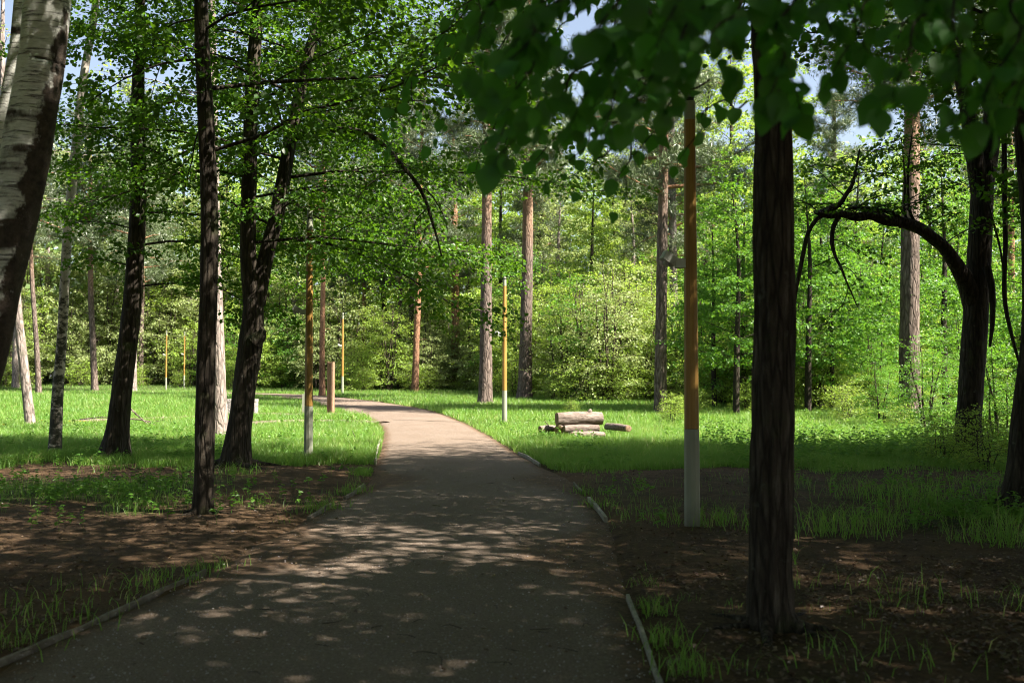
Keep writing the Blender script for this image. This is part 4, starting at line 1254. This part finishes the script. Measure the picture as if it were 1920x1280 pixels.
def blades(mb, x, y, h, w, bend=.45, seg=True):
    n = len(x); z = ground_z(x, y) - .01
    a = rng.uniform(0, 2 * PI, n); f = rng.uniform(0, 2 * PI, n)
    S = np.stack([np.cos(a), np.sin(a), a * 0], -1) * (w / 2)[:, None]
    B = np.stack([np.cos(f), np.sin(f), a * 0], -1) * (h * rng.uniform(.1, bend * 2, n))[:, None]
    P = np.stack([x, y, z], -1); up = np.array([0, 0, 1.0]) * h[:, None]
    if seg:
        V = np.stack([P - S, P + S, P + up * .55 + B * .3 + S * .8, P + up * .55 + B * .3 - S * .8, P + up * .93 + B], 1)
        k = np.arange(n)[:, None] * 5
        mb.add(V, k + [0, 1, 2, 3], k + [3, 2, 4])
    else:
        V = np.stack([P - S, P + S, P + up * .95 + B], 1); k = np.arange(n)[:, None] * 3
        mb.add(V, None, k + [0, 1, 2])


def scatter(n, y0, y1, half, bias=1.0):
    u = rng.random(n)
    y = 1 / (1 / y0 + (1 / y1 - 1 / y0) * u) if bias else y0 + (y1 - y0) * u
    x = rng.uniform(-1, 1, n) * (half * y + 1.5)
    return x, y


LOGC = ground(1090, 822)
gm = MB()
for (n, y0, y1, hh, ww, seg) in ((160000, 5.0, 16.8, .16, .0045, True), (420000, 16.0, 34, .17, .010, True), (330000, 34, 100, .20, .024, False)):
    x, y = scatter(n, y0, y1, .57)
    sd_ = path_sd(x, y); den = grass_density(x, y)
    fp = np.minimum(edge_dist(x, y, FOOTc), edge_dist(x, y, FOOT2c) + .12); fp = np.minimum(fp, edge_dist(x, y, FOOT3c) + .15)
    # a fringe of grass follows the edging boards
    fr = np.exp(-((sd_ - .16) / .13) ** 2) * (y < 17) * (.10 + .5 * (fbm(x * .7, y * .7, 12.0, 3) > .5)) * (~((y > 7.9) & (y < 10.2))) * (~((y > 13.6) & (y < 16.4) & (x > 0)))
    den = np.maximum(den, fr)
    keep = (sd_ > .03 + .08 * rng.random(n) + np.where((x > .5) & (y < 8), .08, 0)) & (rng.random(n) < den) & (fp > .42 + .2 * rng.random(n))
    x, y = x[keep], y[keep]; m_ = len(x)
    tall = fbm(x * .9, y * .9, 15.0, 3)
    h = hh * (.45 + 1.0 * tall) * rng.uniform(.6, 1.35, m_)
    if y1 < 17:                                  # thin, uneven shoots on trodden soil
        clump = fbm(x * 3.2, y * 3.2, 17.0, 3)
        k_ = (clump > .47 + .1 * rng.random(m_)) | (y > 11)
        x, y, h = x[k_], y[k_], h[k_] * (.45 + .9 * clump[k_]) * np.where(y[k_] < 11, .62, .95); m_ = len(x)
    for (tx, ty, tr) in TR:
        d_ = np.hypot(x - tx, y - ty); h = h * (.25 + .75 * sstep(tr * 1.0, tr * 1.0 + .45, d_))
    h = h * (.45 + .55 * sstep(.3, 1.0, np.hypot((x - LOGC[0]) * .55, y - LOGC[1] + .5)))
    blades(gm, x, y, h, ww * rng.uniform(.6, 1.3, m_), seg=seg)
# tufts of long grass on the right and small tufts about the bare soil
for (px, py, n, hh, sp) in ((1590, 1003, 130, .42, .28), (1560, 1000, 60, .3, .2), (1735, 955, 110, .42, .16), (1650, 985, 60, .3, .2), (1890, 1020, 120, .45, .22), (1840, 1010, 60, .32, .25), (1610, 930, 90, .35, .35), (1690, 940, 90, .33, .4), (1800, 930, 90, .35, .4),
                            (1340, 985, 70, .22, .22), (1365, 978, 50, .2, .15), (1270, 985, 40, .15, .15), (1230, 975, 50, .14, .2), (1320, 990, 30, .26, .05), (1228, 1150, 60, .16, .07), (1248, 1210, 70, .16, .08), (1278, 1265, 70, .16, .10), (1120, 950, 70, .16, .12), (1095, 925, 60, .16, .12),
                            (388, 1068, 60, .14, .10), (350, 1085, 30, .12, .15), (300, 1090, 50, .16, .15), (200, 1110, 40, .14, .3), (100, 1140, 60, .15, .3), (60, 1190, 60, .15, .25), (660, 925, 90, .2, .12), (610, 955, 60, .16, .12), (590, 960, 60, .15, .15), (1135, 1090, 0, .1, .1),
                            (1680, 1130, 25, .2, .3), (1500, 1100, 18, .2, .25), (1620, 1230, 25, .16, .3), (1700, 1240, 20, .22, .2), (1440, 1000, 40, .16, .25), (1860, 1140, 25, .18, .2), (1480, 1060, 6, .25, .05), (300, 960, 50, .2, .3), (470, 940, 40, .18, .4), (1155, 810, 70, .24, .35), (1060, 823, 50, .2, .2), (1110, 827, 60, .17, .35), (1028, 813, 40, .2, .25), (1090, 806, 30, .2, .3)):
    if not n: continue
    g = ground(px, py); x = g[0] + rng.normal(0, sp, n); y = g[1] + rng.normal(0, sp, n)
    blades(gm, x, y, hh * rng.uniform(.5, 1.15, n), rng.uniform(.005, .010, n), .5)
tag(gm.build('grass', M['grass']), 'long spring grass of the meadow and path edges', 'grass', kind='stuff')

wm = MB()
for (n, y0, y1, half) in ((5200, 10.2, 16.5, .56), (9000, 16.5, 48, .56)):
    x, y = scatter(n, y0, y1, half)
    cl = fbm(x * .5, y * .5, 21.0, 3)
    right = x > 2.0
    pr = np.where(right, sstep(3.0, 6.0, x) * np.where(y < 26, 1.0, .5) * (cl > .42), (cl > .55) * .6) * np.maximum(grass_density(x, y), .12)
    keep = (rng.random(n) < pr) & (path_sd(x, y) > .25)
    x, y = x[keep], y[keep]; m_ = len(x)
    H = rng.uniform(.10, .34, m_) * np.where((x > 4) & (y > 15) & (y < 26), 1.7, .9)
    k = 9
    X_, Y_, H_ = np.repeat(x, k), np.repeat(y, k), np.repeat(H, k)
    t = np.tile(np.linspace(.35, 1, k), m_); a = rng.uniform(0, 2 * PI, m_ * k)
    P = np.stack([X_, Y_, ground_z(X_, Y_) + H_ * t], -1)
    D = np.stack([np.cos(a), np.sin(a), rng.uniform(-.3, .4, m_ * k)], -1)
    L = rng.uniform(.04, .09, m_ * k) * (1.25 - .5 * t) * np.where(Y_ > 17, 1.3, 1.0)
    leaves(wm, P, D, np.array([0, 0, 1.0]) + rng.normal(0, .35, (m_ * k, 3)), L, np.full(m_ * k, .3), .1, 'hex', .15)
    blades(wm, x, y, H, np.full(m_, .006), .05)
tag(wm.build('weeds', M['weed'], smooth=False), 'broad leaved weeds and seedlings among the grass', 'weeds', kind='stuff')

lm = MB()
x, y = scatter(42000, 4.9, 17, .56)
right = (x > 0.8)
pr = np.where(right, .25 + .75 * (fbm(x * .6, y * .6, 31.0, 3) > .47), .10 + .35 * (fbm(x * .6, y * .6, 33.0, 3) > .52)) * (1 - .7 * sstep(8.3, 8.9, y) * (1 - sstep(9.6, 10.2, y)))
sd_ = path_sd(x, y)
keep = (rng.random(len(x)) < np.where(sd_ > .1, pr, .012))
x, y, sd_ = x[keep], y[keep], sd_[keep]; m_ = len(x)
z = np.where(sd_ > .05, ground_z(x, y), gz(x, y) + .035) + .004 + rng.uniform(0, .012, m_)
a = rng.uniform(0, 2 * PI, m_)
leaves(lm, np.stack([x, y, z], -1), np.stack([np.cos(a), np.sin(a), rng.normal(0, .18, m_)], -1), np.array([0, 0, 1.0]) + rng.normal(0, .3, (m_, 3)), rng.uniform(.014, .046, m_), rng.uniform(.3, .5, m_), .16, 'hex', .1)
tag(lm.build('leaf_litter', M['litter'], smooth=False), 'brown dead leaf litter scattered over the bare soil', 'leaf litter', kind='stuff')

tm = MB()
x, y = scatter(170, 4.9, 17, .5); sd_ = path_sd(x, y)
for xx, yy, s_ in zip(x, y, sd_):
    a = rng.uniform(0, PI); L = rng.uniform(.04, .16); zz = float(ground_z(xx, yy)) if s_ > .05 else float(gz(xx, yy)) + .035
    d = np.array([math.cos(a), math.sin(a), 0]) * L / 2; c = np.array([xx, yy, zz + .006])
    tube(tm, [c - d, c + rng.normal(0, .015, 3) * [1, 1, .3] + [0, 0, .004], c + d], [.0028, .0024, .001], 4, 6)
tag(tm.build('twig_litter', M['twig']), 'thin fallen twigs scattered over path and soil', 'twigs', kind='stuff')

pm = MB()
x, y = scatter(7000, 4.8, 16, .42); keep = path_sd(x, y) < -.03; x, y = x[keep], y[keep]; m_ = len(x)
s = rng.uniform(.0025, .0085, m_)[:, None]
Pc = np.stack([x, y, gz(x, y) + .036], -1)
oct_ = np.array([(1, 0, 0), (0, 1, 0), (-1, 0, 0), (0, -1, 0), (0, 0, .7), (0, 0, -.7)], float)
V = Pc[:, None] + oct_[None] * s[:, None] * rng.uniform(.7, 1.3, (m_, 6, 1))
tt = np.array([(0, 1, 4), (1, 2, 4), (2, 3, 4), (3, 0, 4), (1, 0, 5), (2, 1, 5), (3, 2, 5), (0, 3, 5)])
pm.add(V, None, (np.arange(m_)[:, None, None] * 6 + tt).reshape(-1, 3))
tag(pm.build('gravel', M['stone'], smooth=False), 'loose small stones lying on the path', 'gravel', kind='stuff')

# dandelions in the left meadow
dm = MB()
a = np.linspace(0, 2 * PI, 16, endpoint=False)
D = np.stack([np.cos(a), np.sin(a), np.full(16, .35)], -1)
leaves(dm, np.zeros((16, 3)) + [0, 0, .26], D, np.tile([0, 0, 1.0], (16, 1)), np.full(16, .035), np.full(16, .28), .02, 'hex')
DME = dm.mesh('flower_head', M['yellow']); sm = MB(); tube(sm, [(0, 0, 0), (.005, 0, .14), (0, 0, .26)], [.004, .004, .003], 5, 6); SME = sm.mesh('stem', M['grass'])
for (px, py) in ((6, 814), (60, 800), (78, 804), (115, 805), (130, 806), (150, 806), (158, 806), (132, 758), (40, 832), (20, 830), (198, 766), (297, 768), (345, 842)):
    g = ground(px, py)
    r_ = thing('dandelion', 'tiny yellow dandelion blooming in the bright left meadow grass', 'flower', g, 'dandelions in the left meadow')
    obj_of('flower_head', DME, r_); obj_of('stem', SME, r_)

# ------------------------------------------------------------------ light, sky, camera
EL, AZ = R(50), math.atan2(.93, -.37)            # sun high on the right, slightly behind the camera
S = Vector((math.cos(EL) * math.sin(AZ), math.cos(EL) * math.cos(AZ), math.sin(EL)))
sun = bpy.data.lights.new('sun', 'SUN'); sun.energy = 5.0; sun.angle = R(.53); sun.color = (1.0, .93, .82)
so = bpy.data.objects.new('sun', sun); COL.objects.link(so); so.rotation_euler = (-S).to_track_quat('-Z', 'Y').to_euler(); so.location = (20, -5, 30)
w = bpy.data.worlds.new('World'); scene.world = w; w.use_nodes = True
nt = w.node_tree; bg = nt.nodes['Background']
sk = nt.nodes.new('ShaderNodeTexSky'); sk.sky_type = 'NISHITA'; sk.sun_disc = False
sk.sun_elevation = EL; sk.sun_rotation = AZ; sk.air_density = 1.0; sk.dust_density = 2.0; sk.ozone_density = 1.0
hs = nt.nodes.new('ShaderNodeHueSaturation'); hs.inputs['Saturation'].default_value = .75; hs.inputs['Value'].default_value = 1.0
nt.links.new(sk.outputs[0], hs.inputs['Color']); nt.links.new(hs.outputs[0], bg.inputs[0]); bg.inputs[1].default_value = .05

cam = bpy.data.cameras.new('camera'); co = bpy.data.objects.new('camera', cam); COL.objects.link(co)
co.location = (0, 0, CAM_H); co.rotation_euler = (PI / 2 + PITCH, 0, 0)
cam.sensor_width = 36; cam.lens = 36 * F_PX / 1920; cam.clip_end = 2000; cam.clip_start = .05
cam.dof.use_dof = True; cam.dof.focus_distance = 18; cam.dof.aperture_fstop = 2.4
scene.camera = co
vs = scene.view_settings; vs.view_transform = 'Standard'; vs.look = 'None'; vs.exposure = 2.3; vs.gamma = 1
cy = scene.cycles
cy.max_bounces = 6; cy.diffuse_bounces = 2; cy.glossy_bounces = 2; cy.transmission_bounces = 2; cy.transparent_max_bounces = 4
cy.caustics_reflective = False; cy.caustics_refractive = False
cy.use_adaptive_sampling = True; cy.adaptive_threshold = .02
cy.use_denoising = True; cy.denoising_prefilter = 'ACCURATE'; cy.filter_width = 1.05
print('objects', len(bpy.data.objects), 'tris', sum(len(m.polygons) for m in bpy.data.meshes))
